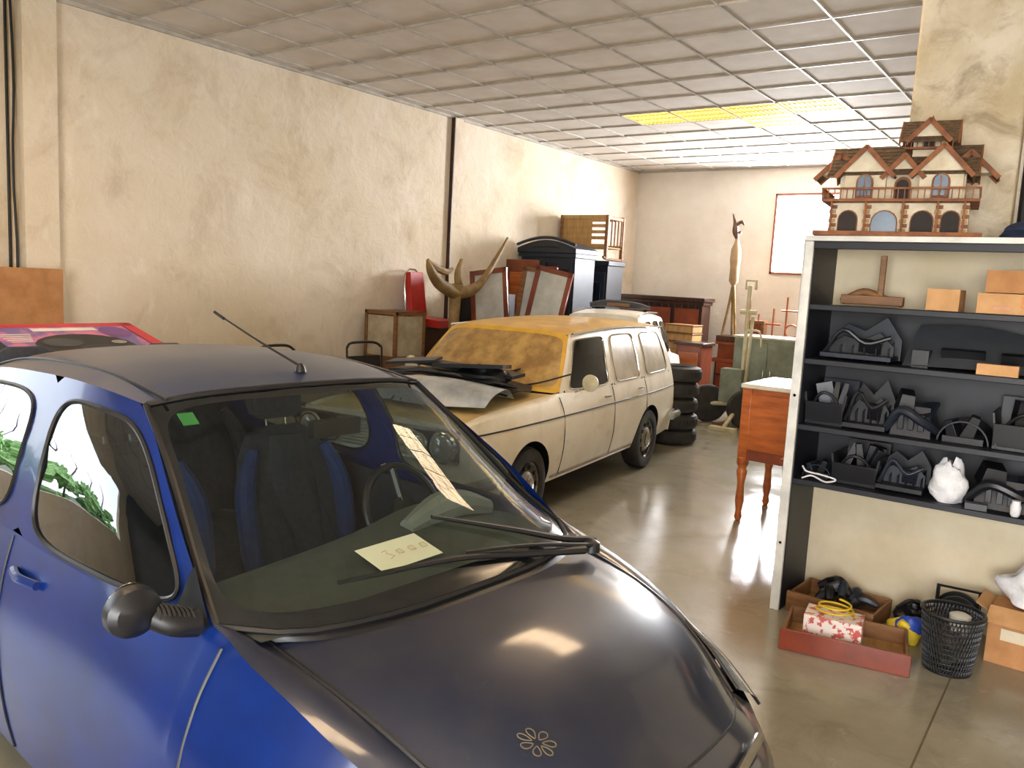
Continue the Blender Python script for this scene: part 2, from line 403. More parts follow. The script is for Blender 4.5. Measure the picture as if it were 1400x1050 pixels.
def seat(b,x,y,z,m1,m2,w=.5,lean=.25):
    o=b.M; b.M=o@Matrix.Translation((x,y,z))
    S=surf([[(-.05,-w/2,.02),(-.05,-w/4,.12),(-.05,0,.1),(-.05,w/4,.12),(-.05,w/2,.02)],[(.25,-w/2,.04),(.25,-w/4,.16),(.25,0,.13),(.25,w/4,.16),(.25,w/2,.04)],[(.5,-w/2,.0),(.52,-w/4,.12),(.52,0,.12),(.52,w/4,.12),(.5,w/2,0)]])
    b.sm(S,m1,8,12); b.box((.22,0,-.03),(.54,w*.96,.1),m1)
    L=[]
    for h,ww,th in ((0,.46,.12),(.15,.5,.14),(.35,.5,.13),(.5,.44,.11),(.6,.34,.08),(.63,.2,.03)):
        cx=-.08-lean*h; l=[]
        for k in range(20):
            t=2*pi*k/20; e=lambda q:copysign(abs(q)**.6,q); l.append((cx+th/2*e(cos(t)),ww/2*e(sin(t))*w/.5,.05+h))
        L.append(l)
    b.ring(L,m1)
    L2=[[ (p[0]*1.0+.012,p[1]*.55,p[2]) for p in l] for l in L[:-1]]; b.ring(L2,m1)
    for sg in (1,-1):
        b.tube([(-.04,sg*w*.45,.08),(-.07,sg*w*.49,.25),(-.12,sg*w*.48,.45),(-.16,sg*w*.36,.60)],[.036,.044,.042,.025],m2,10,4)
    L=[]
    for h,ww,th in ((.66,.16,.05),(.68,.25,.09),(.78,.27,.1),(.85,.24,.08),(.87,.14,.04)):
        L.append([(-.1-lean*h+th/2*copysign(abs(cos(2*pi*k/20))**.6,cos(2*pi*k/20)),ww/2*copysign(abs(sin(2*pi*k/20))**.6,sin(2*pi*k/20)),h+.05) for k in range(20)])
    b.ring(L,m1)
    for q in(-.05,.05): b.tube([(-.25,q,.6),(-.28,q,.75)],.006,chrome)
    b.M=o
# ---- blue hatchback
D=dict(paint=bluep,roofpaint=blueroof,hoodpaint=bluetop,npaint=bluetop,fpaint=bluetop,frit=fritm,wsglass=cglass,trim=blkpl,liner=seatm,cap=rimm,
 ws=[[(.17,0,1.415),(.165,.22,1.412),(.145,.42,1.402),(.11,.565,1.38)],[(.45,0,1.27),(.44,.24,1.262),(.40,.46,1.245),(.34,.61,1.225)],[(.72,0,1.09),(.71,.27,1.085),(.65,.52,1.07),(.56,.66,1.05)],[(.97,0,.935),(.955,.3,.932),(.88,.56,.93),(.74,.705,.94)]],
 wsin=(.045,.92,-.94,.94),
 roof=[[(.17,0,1.415),(.165,.22,1.412),(.145,.42,1.402),(.11,.565,1.38)],[(-.1,0,1.455),(-.1,.24,1.45),(-.1,.45,1.435),(-.1,.60,1.405)],[(-.4,0,1.475),(-.4,.25,1.47),(-.4,.46,1.45),(-.4,.61,1.41)],[(-.95,0,1.45),(-.95,.24,1.445),(-.95,.45,1.425),(-.95,.6,1.38)],[(-1.5,0,1.34),(-1.5,.22,1.335),(-1.48,.42,1.32),(-1.45,.53,1.30)]],
 hood=[[(1.0,0,.925),(.985,.3,.92),(.93,.5,.915),(.84,.625,.912)],[(1.25,0,.90),(1.24,.3,.89),(1.20,.48,.875),(1.13,.605,.86)],[(1.48,0,.82),(1.47,.25,.815),(1.44,.42,.795),(1.36,.565,.775)],[(1.66,0,.70),(1.65,.2,.695),(1.61,.36,.68),(1.54,.50,.66)]],
 gh=[[(.74,.715,.945),(.3,.775,.935),(-.3,.79,.93),(-.9,.78,.96),(-1.66,.66,1.0)],[(.50,.672,1.13),(.2,.72,1.17),(-.3,.735,1.18),(-.9,.72,1.18),(-1.58,.60,1.17)],[(.11,.565,1.38),(-.1,.60,1.405),(-.4,.61,1.41),(-.95,.60,1.38),(-1.45,.53,1.30)]],
 wins=[(.015,.50,.03,.89,sglass,.035,5),(.50,.93,.06,.88,sglass,.04,4)],
 T=[(-1.66,.66,1.0),(-1.2,.76,.975),(-.6,.788,.945),(-.1,.785,.93),(.3,.775,.935),(.74,.715,.945),(.9,.715,.905),(1.05,.705,.865),(1.2,.685,.81),(1.32,.65,.755),(1.42,.622,.70)],
 yM=[(-1.66,.70),(-1.2,.82),(-.5,.845),(.3,.845),(.9,.835),(1.2,.79),(1.42,.70)],
 A=[(.74,.705,.94),(.84,.625,.912),(1.13,.605,.86),(1.36,.565,.775),(1.42,.55,.745)],
 nose=[[(1.66,0,.70),(1.65,.2,.695),(1.61,.36,.68),(1.54,.50,.66),(1.56,.585,.61),(1.42,.665,.68)],[(1.74,0,.60),(1.73,.22,.60),(1.69,.40,.59),(1.62,.53,.57),(1.58,.61,.54),(1.42,.70,.56)],[(1.78,0,.45),(1.77,.22,.45),(1.72,.42,.45),(1.65,.56,.45),(1.57,.64,.45),(1.42,.70,.44)],[(1.74,0,.2),(1.73,.22,.2),(1.68,.42,.2),(1.6,.56,.2),(1.52,.62,.2),(1.42,.66,.2)]],
 rear=[[(-1.5,0,1.34),(-1.5,.22,1.335),(-1.48,.42,1.32),(-1.45,.53,1.30)],[(-1.66,0,1.17),(-1.65,.25,1.17),(-1.62,.45,1.17),(-1.58,.60,1.17)],[(-1.78,0,1.0),(-1.77,.28,1.0),(-1.73,.5,1.0),(-1.66,.66,1.0)],[(-1.88,0,.6),(-1.87,.3,.6),(-1.8,.55,.6),(-1.66,.70,.6)],[(-1.82,0,.2),(-1.8,.3,.2),(-1.75,.52,.2),(-1.66,.66,.2)]],
 xf=1.42,xr=-1.66,R=.32,wr=.285,zb=.2,axles=(1.06,-1.3),bul=.42,tuck=.05,cab=(.8,-1.4),fb=.012)
b=B(); hood,side,gh,ws,Tf=carbody(b,D)
def sline(pts,m=blkpl,r=.004,k=5): b.tube(pts,r,m,6,k)
for sg in (1,-1):
    sline([(.80,sg*(side(.80,z)+.001),z) for z in (.915,.8,.65,.5,.35,.22)],r=.005)
    sline([(-.32,sg*(side(-.32,z)+.001),z) for z in (.925,.8,.65,.5,.35,.22)],r=.005)
    sline([(hood(u,1)[0],sg*hood(u,1)[1],hood(u,1)[2]+.001) for u in (0,.2,.4,.6,.8,1)],r=.006)
    S=surf([[(1.34,sg*.575,.785),(1.45,sg*.54,.735),(1.555,sg*.50,.67)],[(1.34,sg*.62,.762),(1.46,sg*.60,.71),(1.58,sg*.56,.64)],[(1.36,sg*.652,.728),(1.46,sg*.645,.672),(1.585,sg*.60,.60)]])
    b.sm(S,mat('headlight_glass',(200,205,205),.08,.6,coat=1),8,8,off=.006)
    b.tube([S(0,t)+np.array([0,0,.006]) for t in np.linspace(0,1,9)],.005,blkpl,6); b.tube([S(1,t)+np.array([0,0,.006]) for t in np.linspace(0,1,9)],.005,blkpl,6)
sline([(hood(1,abs(v))[0],copysign(hood(1,abs(v))[1],v),hood(1,abs(v))[2]) for v in (-1,-.6,-.3,0,.3,.6,1)])
rows=[[ws(1,v) for v in (0,.33,.66,1)],[hood(0,v) for v in (0,.33,.66,1)]]
b.sm(surf(rows),blkpl,3,12,mir=True,off=-.003)
bead=[]
for v in np.linspace(-1,1,17): p=ws(0,abs(v)); bead.append((p[0],copysign(p[1],v),p[2]+.002))
for u in np.linspace(.12,1,8): p=ws(u,1); bead.append((p[0],p[1]+.001,p[2]+.002))
for v in np.linspace(.9,-1,16): p=ws(1,abs(v)); bead.append((p[0],copysign(p[1],v),p[2]+.002))
for u in np.linspace(.88,0,8): p=ws(u,1); bead.append((p[0],-p[1]-.001,p[2]+.002))
b.tube(bead,.010,blkpl,6)
for k in range(5):
    z=.62-.03*k
    b.tube([(1.745+.008*k-abs(yv)*.16,yv,z) for yv in np.linspace(-.3,.3,9)],.008,blkpl,6)
b.tube([(1.75-abs(yv)*.17,yv,.655) for yv in np.linspace(-.34,.34,9)],.012,chrome,6)
b.bx(1.70,1.775,-.26,.26,.27,.36,blkpl)
sg=-1; L=[]
for i,(t,w_,h_) in enumerate(((0,.015,.015),(.012,.06,.04),(.035,.083,.056),(.07,.088,.060),(.088,.082,.056))):
    L.append([(.71-t*.75,sg*.885+w_*cos(a)*.8-sg*t*.1,1.005+h_*sin(a)) for a in np.linspace(0,2*pi,20,endpoint=False)])
b.ring(L,darkpl)
b.lathe([(.06,0),(.06,.004),(.001,.005)],chrome,at=(.640,sg*.875,1.005),axis='X',n=20)
b.tube([(.68,sg*.835,.985),(.71,sg*.80,.965),(.71,sg*.745,.955)],[.03,.028,.035],blkpl,12,4)
for k in range(8): 
    q=k/7; b.tube([(.68+.025*q,sg*(.835-.075*q)-.003,.985-.025*q),(.68+.025*q,sg*(.835-.075*q)+.003,.985-.025*q)],.036,rubber,12)
S=surf([[(.74,-.722,.945),(.66,-.735,.942),(.58,-.745,.94)],[(.68,-.71,1.0),(.64,-.72,.99),(.60,-.735,.96)],[(.63,-.70,1.06),(.62,-.705,1.05),(.61,-.72,1.0)]]); b.sm(S,darkpl,4,4)
for sg in(1,-1): b.tube([(-.24,sg*(side(-.2,.84)+.01),.84),(-.15,sg*(side(-.15,.84)+.03),.845),(-.06,sg*(side(-.06,.84)+.01),.84)],.014,bluep,8,4)
def wiper(p):
    b.tube(p,[.014,.011,.009,.006],blkpl,6,5)
wiper([(1.0,.50,.945),(.93,.28,.96),(.87,.0,.99),(.80,-.38,.99)]); 
wiper([(.97,.60,.95),(.92,.47,.97),(.85,.3,1.015),(.75,.02,1.085)])
b.tube([(1.0,.55,.95),(.93,.30,.985),(.87,.05,1.0)],[.008,.006,.005],blkpl,6,4)
b.lathe([(.03,0),(.028,.03),(.01,.04)],blkpl,at=(.985,.56,.925),n=14)
b.lathe([(.022,0),(.018,.015),(.008,.03)],blkpl,at=(.02,.06,1.44),n=14)
b.tube([(.02,.06,1.46),(-.2,.03,1.53),(-.46,0,1.62)],[.005,.004,.003],blkpl,6,3); b.tube([(-.40,.006,1.598),(-.46,0,1.62)],.006,blkpl,6)
for sg in(1,-1): sline([(x,sg*.52,z) for x,z in ((.15,1.398),(-.1,1.425),(-.4,1.437),(-.95,1.409),(-1.45,1.31))],r=.005)
for k in range(7):
    a=2*pi*k/7; pts=[]
    for t in np.linspace(0,2*pi,13):
        rr=.028+.016*cos(t); aa=a+.3*sin(t)
        u=.66+rr*cos(aa)*1.35; v=.50+rr*sin(aa)*1.7; p=hood(u,v); pts.append((p[0],-p[1],p[2]+.0003))
    b.tube(pts,.0016,goldm,5)
# interior
b.bx(-1.4,.85,-.68,.68,.24,.28,blkpl)
S=surf([[(.86,-.66,.93),(.93,-.3,.935),(.95,0,.935),(.93,.3,.935),(.86,.66,.93)],[(.62,-.68,.93),(.62,-.3,.945),(.6,0,.945),(.6,.35,.965),(.62,.68,.93)],[(.42,-.68,.90),(.42,-.3,.93),(.40,0,.95),(.38,.35,.99),(.42,.68,.9)],[(.38,-.68,.7),(.38,-.3,.7),(.34,0,.72),(.36,.35,.74),(.38,.68,.7)],[(.5,-.66,.4),(.5,-.3,.4),(.44,0,.4),(.5,.35,.4),(.5,.66,.4)]])
b.sm(S,mat('dashboard',(58,62,58),.7,0,(48,52,48),20),14,18)
b.tube([(.52,.14,.97),(.50,.30,1.0),(.50,.42,1.0),(.52,.56,.97)],[.03,.055,.055,.03],mat('dash_grey',(104,106,102),.7),10,4)
seat(b,-.26,.34,.46,seatm,seatb); seat(b,-.26,-.36,.46,seatm,seatb)
seat(b,-1.12,.33,.48,seatm,seatm,.6,.3); seat(b,-1.12,-.33,.48,seatm,seatm,.6,.3)
M0=b.M; b.M=Matrix.Translation((.28,.36,.93))@Matrix.Rotation(radians(62),4,'Y')
b.tube([(.18*cos(t),.18*sin(t),0) for t in np.linspace(0,2*pi,33)],.014,blkpl,8)
b.lathe([(.06,-.02),(.06,.01),(.001,.02)],darkpl); 
for a in (0,2.2,-2.2): b.tube([(0,0,0),(.17*cos(a+pi),.17*sin(a+pi),0)],.014,darkpl,6)
b.M=M0; b.tube([(.28,.36,.93),(.5,.36,.82)],.03,blkpl)
b.box((.30,0,1.29),(.03,.2,.055),blkpl)
ox,oy,oz=.085,.0,-.02
pv=[(.52+ox,-.16+oy,.999+oz),(.51+ox,.10+oy,1.0+oz),(.655+ox,.09+oy,.975+oz),(.665+ox,-.17+oy,.975+oz)]
b.add(pv,[(0,1,2,3)],paperm)
for k in range(4):
    y=-.10+.05*k+oy; z=.993+oz
    if k==0: b.tube([(.575+ox,y,z+.002),(.57+ox,y+.022,z+.003),(.59+ox,y+.01,z),(.61+ox,y+.024,z-.003),(.62+ox,y,z-.005)],.001,redink,5)
    else: b.tube([(.585+ox,y,z+.001),(.58+ox,y+.02,z+.002),(.605+ox,y+.02,z-.003),(.605+ox,y,z-.003),(.585+ox,y,z+.001)],.001,redink,5)
b.box((.20,-.48,1.345),(.05,.05,.003),mat('green_sticker',(60,140,70),.6),r=(0,.6,0))
b.v=[(x,y*.955,z) for x,y,z in b.v]
b.done('blue_hatchback_car',(-2.325,1.845,0),-.075,ang=32)
# ---- white estate
def estate(cream,roofm,hoodm,wsg,sg1,sg2,sx=1,sy=1,sz=1):
    q=lambda rows:[[(p[0]*sx,p[1]*sy,p[2]*sz) for p in r] for r in rows]
    t3=lambda l:[(p[0]*sx,p[1]*sy,p[2]*sz) for p in l]
    return dict(paint=cream,roofpaint=roofm,hoodpaint=hoodm,frit=roofm,wsglass=wsg,trim=chrome,liner=mat('old_interior',(70,52,36),.9),cap=rimm,rub=.007,
    ws=q([[(.40,0,1.41),(.395,.22,1.405),(.38,.42,1.395),(.34,.575,1.375)],[(.55,0,1.28),(.545,.24,1.275),(.52,.46,1.265),(.46,.62,1.25)],[(.71,0,1.12),(.70,.27,1.115),(.66,.52,1.105),(.59,.67,1.09)],[(.88,0,.955),(.87,.3,.95),(.82,.55,.945),(.74,.71,.935)]]),
    wsin=(.07,.93,-.93,.93),
    roof=q([[(.40,0,1.41),(.395,.22,1.405),(.38,.42,1.395),(.34,.575,1.375)],[(.1,0,1.45),(.1,.24,1.445),(.1,.45,1.43),(.08,.585,1.395)],[(-.8,0,1.475),(-.8,.25,1.47),(-.8,.46,1.455),(-.8,.59,1.415)],[(-1.5,0,1.465),(-1.5,.25,1.46),(-1.5,.46,1.445),(-1.5,.585,1.41)],[(-2.0,0,1.43),(-2.0,.24,1.425),(-1.99,.43,1.415),(-1.96,.55,1.39)]]),
    hood=q([[(.92,0,.945),(.91,.3,.94),(.87,.5,.935),(.80,.66,.93)],[(1.3,0,.935),(1.3,.28,.93),(1.28,.48,.92),(1.26,.64,.905)],[(1.75,0,.905),(1.75,.28,.90),(1.74,.48,.89),(1.72,.62,.875)],[(2.14,0,.86),(2.14,.28,.855),(2.12,.48,.845),(2.08,.61,.83)]]),
    gh=q([[(.74,.71,.935),(.25,.735,.925),(-.3,.745,.92),(-.9,.745,.92),(-1.5,.74,.92),(-2.14,.69,.92)],[(.54,.65,1.17),(.15,.675,1.17),(-.3,.68,1.17),(-.9,.685,1.17),(-1.5,.68,1.17),(-2.06,.635,1.16)],[(.34,.575,1.375),(.08,.585,1.395),(-.4,.588,1.41),(-.9,.59,1.415),(-1.5,.585,1.41),(-1.96,.55,1.39)]]),
    wins=[(.03,.40,.04,.88,sg1,.03,9),(.41,.655,.04,.88,sg2,.022,9),(.67,.96,.06,.88,sg2,.025,8)],
    T=t3([(-2.14,.69,.92),(-1.5,.74,.92),(-.9,.745,.92),(-.3,.745,.92),(.25,.735,.925),(.74,.71,.935),(1.0,.72,.90),(1.5,.715,.875),(1.9,.70,.85),(2.08,.685,.83)]),
    yM=[(x*sx,y*sy) for x,y in [(-2.14,.73),(-1.5,.785),(-.5,.79),(.5,.79),(1.5,.775),(2.08,.73)]],
    A=t3([(.74,.71,.935),(.80,.66,.93),(1.26,.64,.905),(1.72,.62,.875),(2.08,.61,.83)]),
    nose=q([[(2.14,0,.86),(2.14,.28,.855),(2.12,.48,.845),(2.08,.61,.83),(2.08,.685,.83)],[(2.15,0,.72),(2.15,.3,.72),(2.14,.5,.72),(2.12,.65,.70),(2.08,.73,.70)],[(2.14,0,.55),(2.14,.3,.55),(2.13,.5,.55),(2.12,.66,.55),(2.08,.74,.55)],[(2.08,0,.26),(2.08,.3,.26),(2.08,.5,.26),(2.07,.66,.26),(2.08,.69,.26)]]),
    rear=q([[(-2.0,0,1.43),(-2.0,.24,1.425),(-1.99,.43,1.415),(-1.96,.55,1.39)],[(-2.12,0,1.16),(-2.11,.26,1.16),(-2.09,.48,1.16),(-2.06,.635,1.16)],[(-2.2,0,.92),(-2.19,.3,.92),(-2.17,.55,.92),(-2.14,.69,.92)],[(-2.22,0,.6),(-2.21,.3,.6),(-2.19,.6,.6),(-2.14,.735,.6)],[(-2.16,0,.26),(-2.16,.3,.26),(-2.15,.55,.26),(-2.14,.70,.26)]]),
    xf=2.08*sx,xr=-2.14*sx,R=.345,wr=.30,zb=.26,axles=(1.3*sx,-1.24*sx),bul=.35,tuck=.06,cab=(.7*sx,-2.0*sx),fb=.006)
b=B(); D2=estate(creamp,ochre,mat('cream_dusty',(206,184,130),.5,0,(180,150,92),3),dustwarmglass,dglass,dustglass2)
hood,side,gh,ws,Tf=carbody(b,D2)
for sg in (1,-1):
    for x in (.76,-.28,-1.12):
        b.tube([(x,sg*(side(x,z)+.001),z) for z in ((.91,.8,.65,.5,.35,.28) if x!=-1.12 else (.91,.8,.68,.6))],.004,blkpl,6,4)
    b.tube([(x,sg*(side(x,.77)+.004),.77) for x in np.linspace(2.05,-2.1,20)],.006,blkpl,6)
    b.tube([(x,sg*(side(x,.30)+.004),.30) for x in np.linspace(.9,-.85,10)],.012,chrome,6)
    for x in(-.14,-.98): b.tube([(x-.06,sg*(side(x,.84)+.006),.84),(x,sg*(side(x,.84)+.03),.84),(x+.08,sg*(side(x,.84)+.006),.84)],.009,chrome,6,3)
    b.tube([(.50,sg*.74,.93),(.52,sg*.82,.97),(.52,sg*.86,1.0)],.008,chrome,6,3)
    b.lathe([(.02,-.02),(.065,-.01),(.07,.01),(.06,.015),(.001,.015)],cream_m,at=(.52,sg*.88,1.02),axis='X',n=20)
    for y,r in ((.57,.095),(.37,.07)):
        b.lathe([(r*1.15,-.03),(r*1.15,.02),(r,.03)],chrome,at=(2.14,sg*y,.70),axis='X',n=28)
        b.lathe([(r,.015),(r*.8,.035),(r*.4,.048),(.001,.05)],mat('lamp_glass',(190,190,180),.1,.4,coat=1),at=(2.14,sg*y,.70),axis='X',n=28)
    b.box((-2.2,sg*.6,.68),(.04,.14,.2),mat('tail_light',(150,30,24),.3))
    b.tube([(x,sg*.60,z) for x,z in ((.32,1.385),(-.8,1.42),(-1.95,1.395))],.009,chrome,6,4)
b.bx(2.13,2.165,-.68,.68,.60,.62,chrome); b.bx(2.13,2.165,-.68,.68,.80,.82,chrome)
for k in range(7): b.bx(2.14,2.16,-.27,.27,.635+.023*k,.642+.023*k,chrome)
b.bx(2.12,2.145,-.68,.68,.61,.81,blkpl)
b.tube([(1.9,-.80,.45),(2.2,-.74,.45),(2.27,-.4,.45),(2.27,.4,.45),(2.2,.74,.45),(1.9,.80,.45)],.045,chrome,10,4)
b.tube([(-1.95,-.79,.45),(-2.25,-.74,.45),(-2.3,-.4,.45),(-2.3,.4,.45),(-2.25,.74,.45),(-1.95,.79,.45)],.045,chrome,10,4)
b.bx(-2.0,.8,-.66,.66,.3,.34,blkpl)
lea=mat('old_seat',(66,44,30),.7)
b.box((-.1,0,.55),(.5,1.2,.2),lea); b.box((-.38,0,.85),(.14,1.2,.5),lea,r=(0,-.2,0)); b.box((-1.1,0,.55),(.5,1.2,.2),lea); b.box((-1.38,0,.82),(.14,1.2,.5),lea,r=(0,-.2,0))
b.tube([(.38,.34+.2*cos(t),.98+.18*sin(t)) for t in np.linspace(0,2*pi,25)],.012,blkpl,6)
b.box((.6,0,.85),(.25,1.25,.16),blkpl)
for y in(.3,-.15): b.tube([(.82,y,.955),(.80,y+.25,1.01),(.73,y+.5,1.10)],.007,blkpl,6,3)
est=b.done('white_estate_car',(-4.2371,6.0558,0),-1.4462,ang=32)
# ---- small white car behind
b=B(); D3=estate(whitep,whitep,whitep,dglass,dglass,dglass,.5,.80,1.02); D3['axles']=(.68,-.66); D3['R']=.28; D3['wr']=.25
hood,side,gh,ws,Tf=carbody(b,D3)
b.tube([(-.95,-.52,.42),(-1.12,-.45,.42),(-1.14,.45,.42),(-.95,.52,.42)],.04,chrome,8,4)
for sg in(1,-1): b.tube([(x,sg*.43,z) for x,z in ((.0,1.475),(-.5,1.49),(-.9,1.465))],.012,chrome,6)
b.win(lambda u,v: np.array([-1.085+.05*(u),v*.40,1.02+.3*u]),(0,1,-1,1),(.1,.9,-.93,.93),whitep,dglass,n=32)
for sg in (1,-1): b.box((-1.10,sg*.46,.7),(.04,.1,.16),mat('tail_light',(150,30,24),.3))
b.done('white_small_car',(-5.28,9.83,0),pi/2+.22,ang=32)
b=B(); b.tube([(-.4,-.1,0),(-.2,0,.03),(.2,.02,.02),(.4,.1,.0)],[.03,.05,.05,.02],greypl,8,4); b.box((0,0,.02),(.3,.2,.04),wood_m,r=(0,0,.3)); b.done('folded_parasol',(-5.3,9.7,0),sit=1.508)
est_M=Matrix.Translation(est.location)@Matrix.Rotation(-1.4462,4,'Z')
def onest(name,build,x,y,z,rz=0,ang=35):
    b=B(); build(b); p=est_M@Vector((x,y,z)); return b.done(name,tuple(p),-1.4462+rz,ang=ang)
def shell(b,L,W,h,m,seed=0,th=.012,nx=5,ny=4):
    r=random.Random(seed)
    G=[[(-L/2+L*i/(nx-1),-W/2+W*j/(ny-1)+r.uniform(-.1,.1)*W/ny,h*sin(pi*(j)/(ny-1))*.9+r.uniform(-.12,.25)*h+th) for j in range(ny)] for i in range(nx)]
    lo=min(p[2] for g in G for p in g); G=[[(p[0],p[1],p[2]-lo+th) for p in g] for g in G]
    S=surf(G); b.sm(S,m,14,10); b.sm(lambda u,v:S(u,v)-np.array([0,0,th]),m,14,10)
    for e in (0,1):
        b.sm(lambda u,v:S(e,v)-np.array([0,0,th*u]),m,1,10); b.sm(lambda u,v:S(v,e)-np.array([0,0,th*u]),m,1,14)
def blackparts(b):
    shell(b,.5,1.25,.09,blkpl,3)
    b.box((.0,0,.12),(.25,.95,.03),darkpl,r=(.05,0,.05)); b.box((-.02,.1,.155),(.2,1.0,.025),blkpl,r=(-.04,.05,-.1)); b.box((.05,-.3,.18),(.22,.4,.02),bluegrey,r=(.1,.05,.2))
    b.box((.12,.25,.19),(.24,.55,.03),blkpl,r=(.05,-.08,.15)); b.blob((.1,.35,.12),(.28,.4,.14),darkpl,9,.25,12)
    b.tube([(.2,-.6,.05),(.22,-.1,.13),(.2,.4,.10),(.1,.62,.06)],[.01,.02,.02,.01],blkpl,8,4)
onest('black_trim_panel',blackparts,1.20,-.02,.958,.08)
def bump(b):
    S=surf([[(-.28,-.5,.02),(-.2,-.2,.04),(-.2,.1,.05),(-.26,.5,.02)],[(-.1,-.55,.10),(-.02,-.2,.15),(0,.15,.16),(-.08,.52,.11)],[(.1,-.5,.08),(.2,-.2,.13),(.22,.15,.13),(.1,.5,.08)],[(.16,-.46,.0),(.28,-.2,.0),(.3,.15,.0),(.16,.46,.0)]])
    b.sm(S,mat('silver_plastic',(184,192,198),.35,.2,(140,146,152),5,coat=.3),12,16)
    for y in(-.25,.2): b.lathe([(.05,0),(.045,.01),(.001,.012)],blkpl,at=(.1,y,.135),n=16)
    for k in range(6): b.tube([(.30,-.2+.07*k,.01),(.2,-.2+.07*k,.06)],.006,blkpl,6)
onest('silver_bumper_part',bump,1.64,.16,.925,.1)
onest('wicker_mat',lambda b:([b.box((0,-.2+.04*k,.015+.004*(k%2)),(.3,.03,.02),wood_l) for k in range(11)],[b.box((-.13+.05*k,0,.026),(.02,.44,.012),wood_m) for k in range(6)]),1.60,-.62,.935,.2)
# ------------------------------------------------------------------ left wall furniture
def chairback(name,x,y,rz):
    b=B()
    for sx in(-.24,.24):
        b.tube([(sx,-.22,0),(sx,-.2,.45),(sx,.2,.46),(sx,.28,1.0)],.012,blkpl,8,4); b.tube([(sx,.2,0),(sx,.2,.46)],.012,blkpl,8)
    b.tube([(-.24,.28,1.0),(-.15,.31,1.05),(.15,.31,1.05),(.24,.28,1.0)],.014,blkpl,8,4)
    b.box((0,0,.47),(.48,.44,.05),blkpl); b.box((0,.28,.8),(.44,.03,.22),blkpl,r=(-.15,0,0))
    b.done(name,(x,y,0),rz,bevel=.008)
chairback('black_tube_chair',-6.2,3.8,1.4); chairback('black_tube_chair',-6.2,6.2,1.5); chairback('black_tube_chair',-6.2,5.1,1.7)
b=B()
for z in (.02,.45,.85,1.36): b.box((0,0,z),(.5,.5,.04),wood_m)
for sx in(-.23,.23):
    for sy in(-.23,.23): b.box((sx,sy,.69),(.04,.04,1.38),wood_m)
b.box((-.235,0,.69),(.01,.46,1.3),wood_m); b.box((0,-.235,1.1),(.42,.006,.46),dustglass2); b.box((.235,0,1.1),(.006,.42,.46),dustglass2); b.box((0,-.235,.45),(.42,.02,.8),wood_m); b.box((.235,0,.45),(.02,.42,.8),wood_m)
b.done('glass_front_cabinet',(-6.75,6.96,0),.0,bevel=.005)
b=B()
b.box((0,0,.70),(.5,.86,.04),wood_d)
for sx in(-.2,.2):
    for sy in(-.38,.38): b.box((sx,sy,.34),(.05,.05,.68),wood_d)
b.box((0,-.1,.95),(.42,.5,.46),wood_d) 
b.done('dark_side_table',(-6.82,7.67,0),0,bevel=.006)
b=B()
b.box((.02,0,.04),(.42,.44,.09),redv,r=(0,.1,0)); b.box((-.2,0,.34),(.07,.42,.58),redv,r=(0,-.12,0),ty=.85); 
b.tube([(-.22,-.2,.04),(-.26,-.19,.60),(-.26,.19,.60),(-.22,.2,.04)],.012,chrome,8,3); b.done('red_vinyl_chair',(-6.75,7.56,0),.3,bevel=.02,sit=1.185)
b=B(); W_=mat('carved_wood',(150,124,76),.6,0,(116,90,50),8)
b.tube([(0,0,0),(0,0,.8),(0,.02,1.55),(0,0,1.72)],[.09,.06,.07,.1],W_,12,5)
b.tube([(0,0,1.62),(0,-.3,1.72),(0,-.48,1.86),(0,-.55,1.98)],[.08,.07,.05,.02],W_,10,5)
b.tube([(0,0,1.62),(0,.35,1.66),(0,.62,1.80),(0,.95,2.12),(0,1.15,2.34)],[.08,.07,.045,.03,.015],W_,10,5)
b.tube([(0,-.55,1.98),(0,-.45,1.92),(0,-.2,1.86),(0,-.06,1.9)],[.02,.04,.04,.02],W_,8,4)
b.tube([(0,.1,1.66),(0,.05,1.85),(0,.12,2.02)],[.05,.04,.02],W_,8,4)
b.lathe([(.2,0),(.18,.05),(.09,.1)],W_,n=20); b.done('carved_wood_rack',(-6.24,7.4,0),.1)
b=B(); b.bx(-.25,.25,-.3,.3,0,1.62,blkpl); b.box((.255,0,1.35),(.01,.5,.4),darkpl); b.done('black_cabinet',(-6.80,8.75,0),0,bevel=.02)
def frame(name,w,h,loc,rot,panes=2,m=wood_r):
    b=B(); t=.06
    b.box((-w/2+t/2,0,h/2),(t,.04,h),m);b.box((w/2-t/2,0,h/2),(t,.04,h),m);b.box((0,0,t/2),(w,.04,t),m);b.box((0,0,h-t/2),(w,.04,t),m)
    for k in range(1,panes): b.box((0,0,h*k/panes),(w-t,.03,.035),m)
    b.box((0,0,h/2),(w-.1,.006,h-.1),mat('pane_white',(206,208,200),.25,0,(170,172,166),3))
    b.done(name,loc,rot=rot,bevel=.004)
frame('window_sash',.55,1.95,(-6.24,8.3,0),(-.06,-.14,.1),3)
frame('window_sash',.60,1.98,(-5.95,8.42,0),(-.06,.10,.1),3,wood_m)
frame('window_sash',.5,2.0,(-5.80,8.18,0),(-.06,.18,.1),3)
frame('window_sash',.42,2.0,(-5.86,8.62,0),(-.02,.0,.1),2)
b=B(); b.box((0,0,1.05),(.55,.05,2.1),wood_r);
for z in(.5,1.1,1.7): b.box((0,-.03,z),(.38,.02,.45),wood_o)
b.done('wooden_door_panel',(-6.72,9.42,0),0,bevel=.008)
b=B(); b.bx(-.46,.46,-.27,.27,0,2.2,bluedark)
b.bx(-.49,.49,-.31,.29,2.16,2.22,bluedark); b.bx(-.48,.48,-.29,.28,0,.12,bluedark)
poly=[(-.50,2.22)]+[(x,2.27+.13*cos(x*pi/1.08)**1) for x in np.linspace(-.50,.50,17)]+[(.50,2.22)]
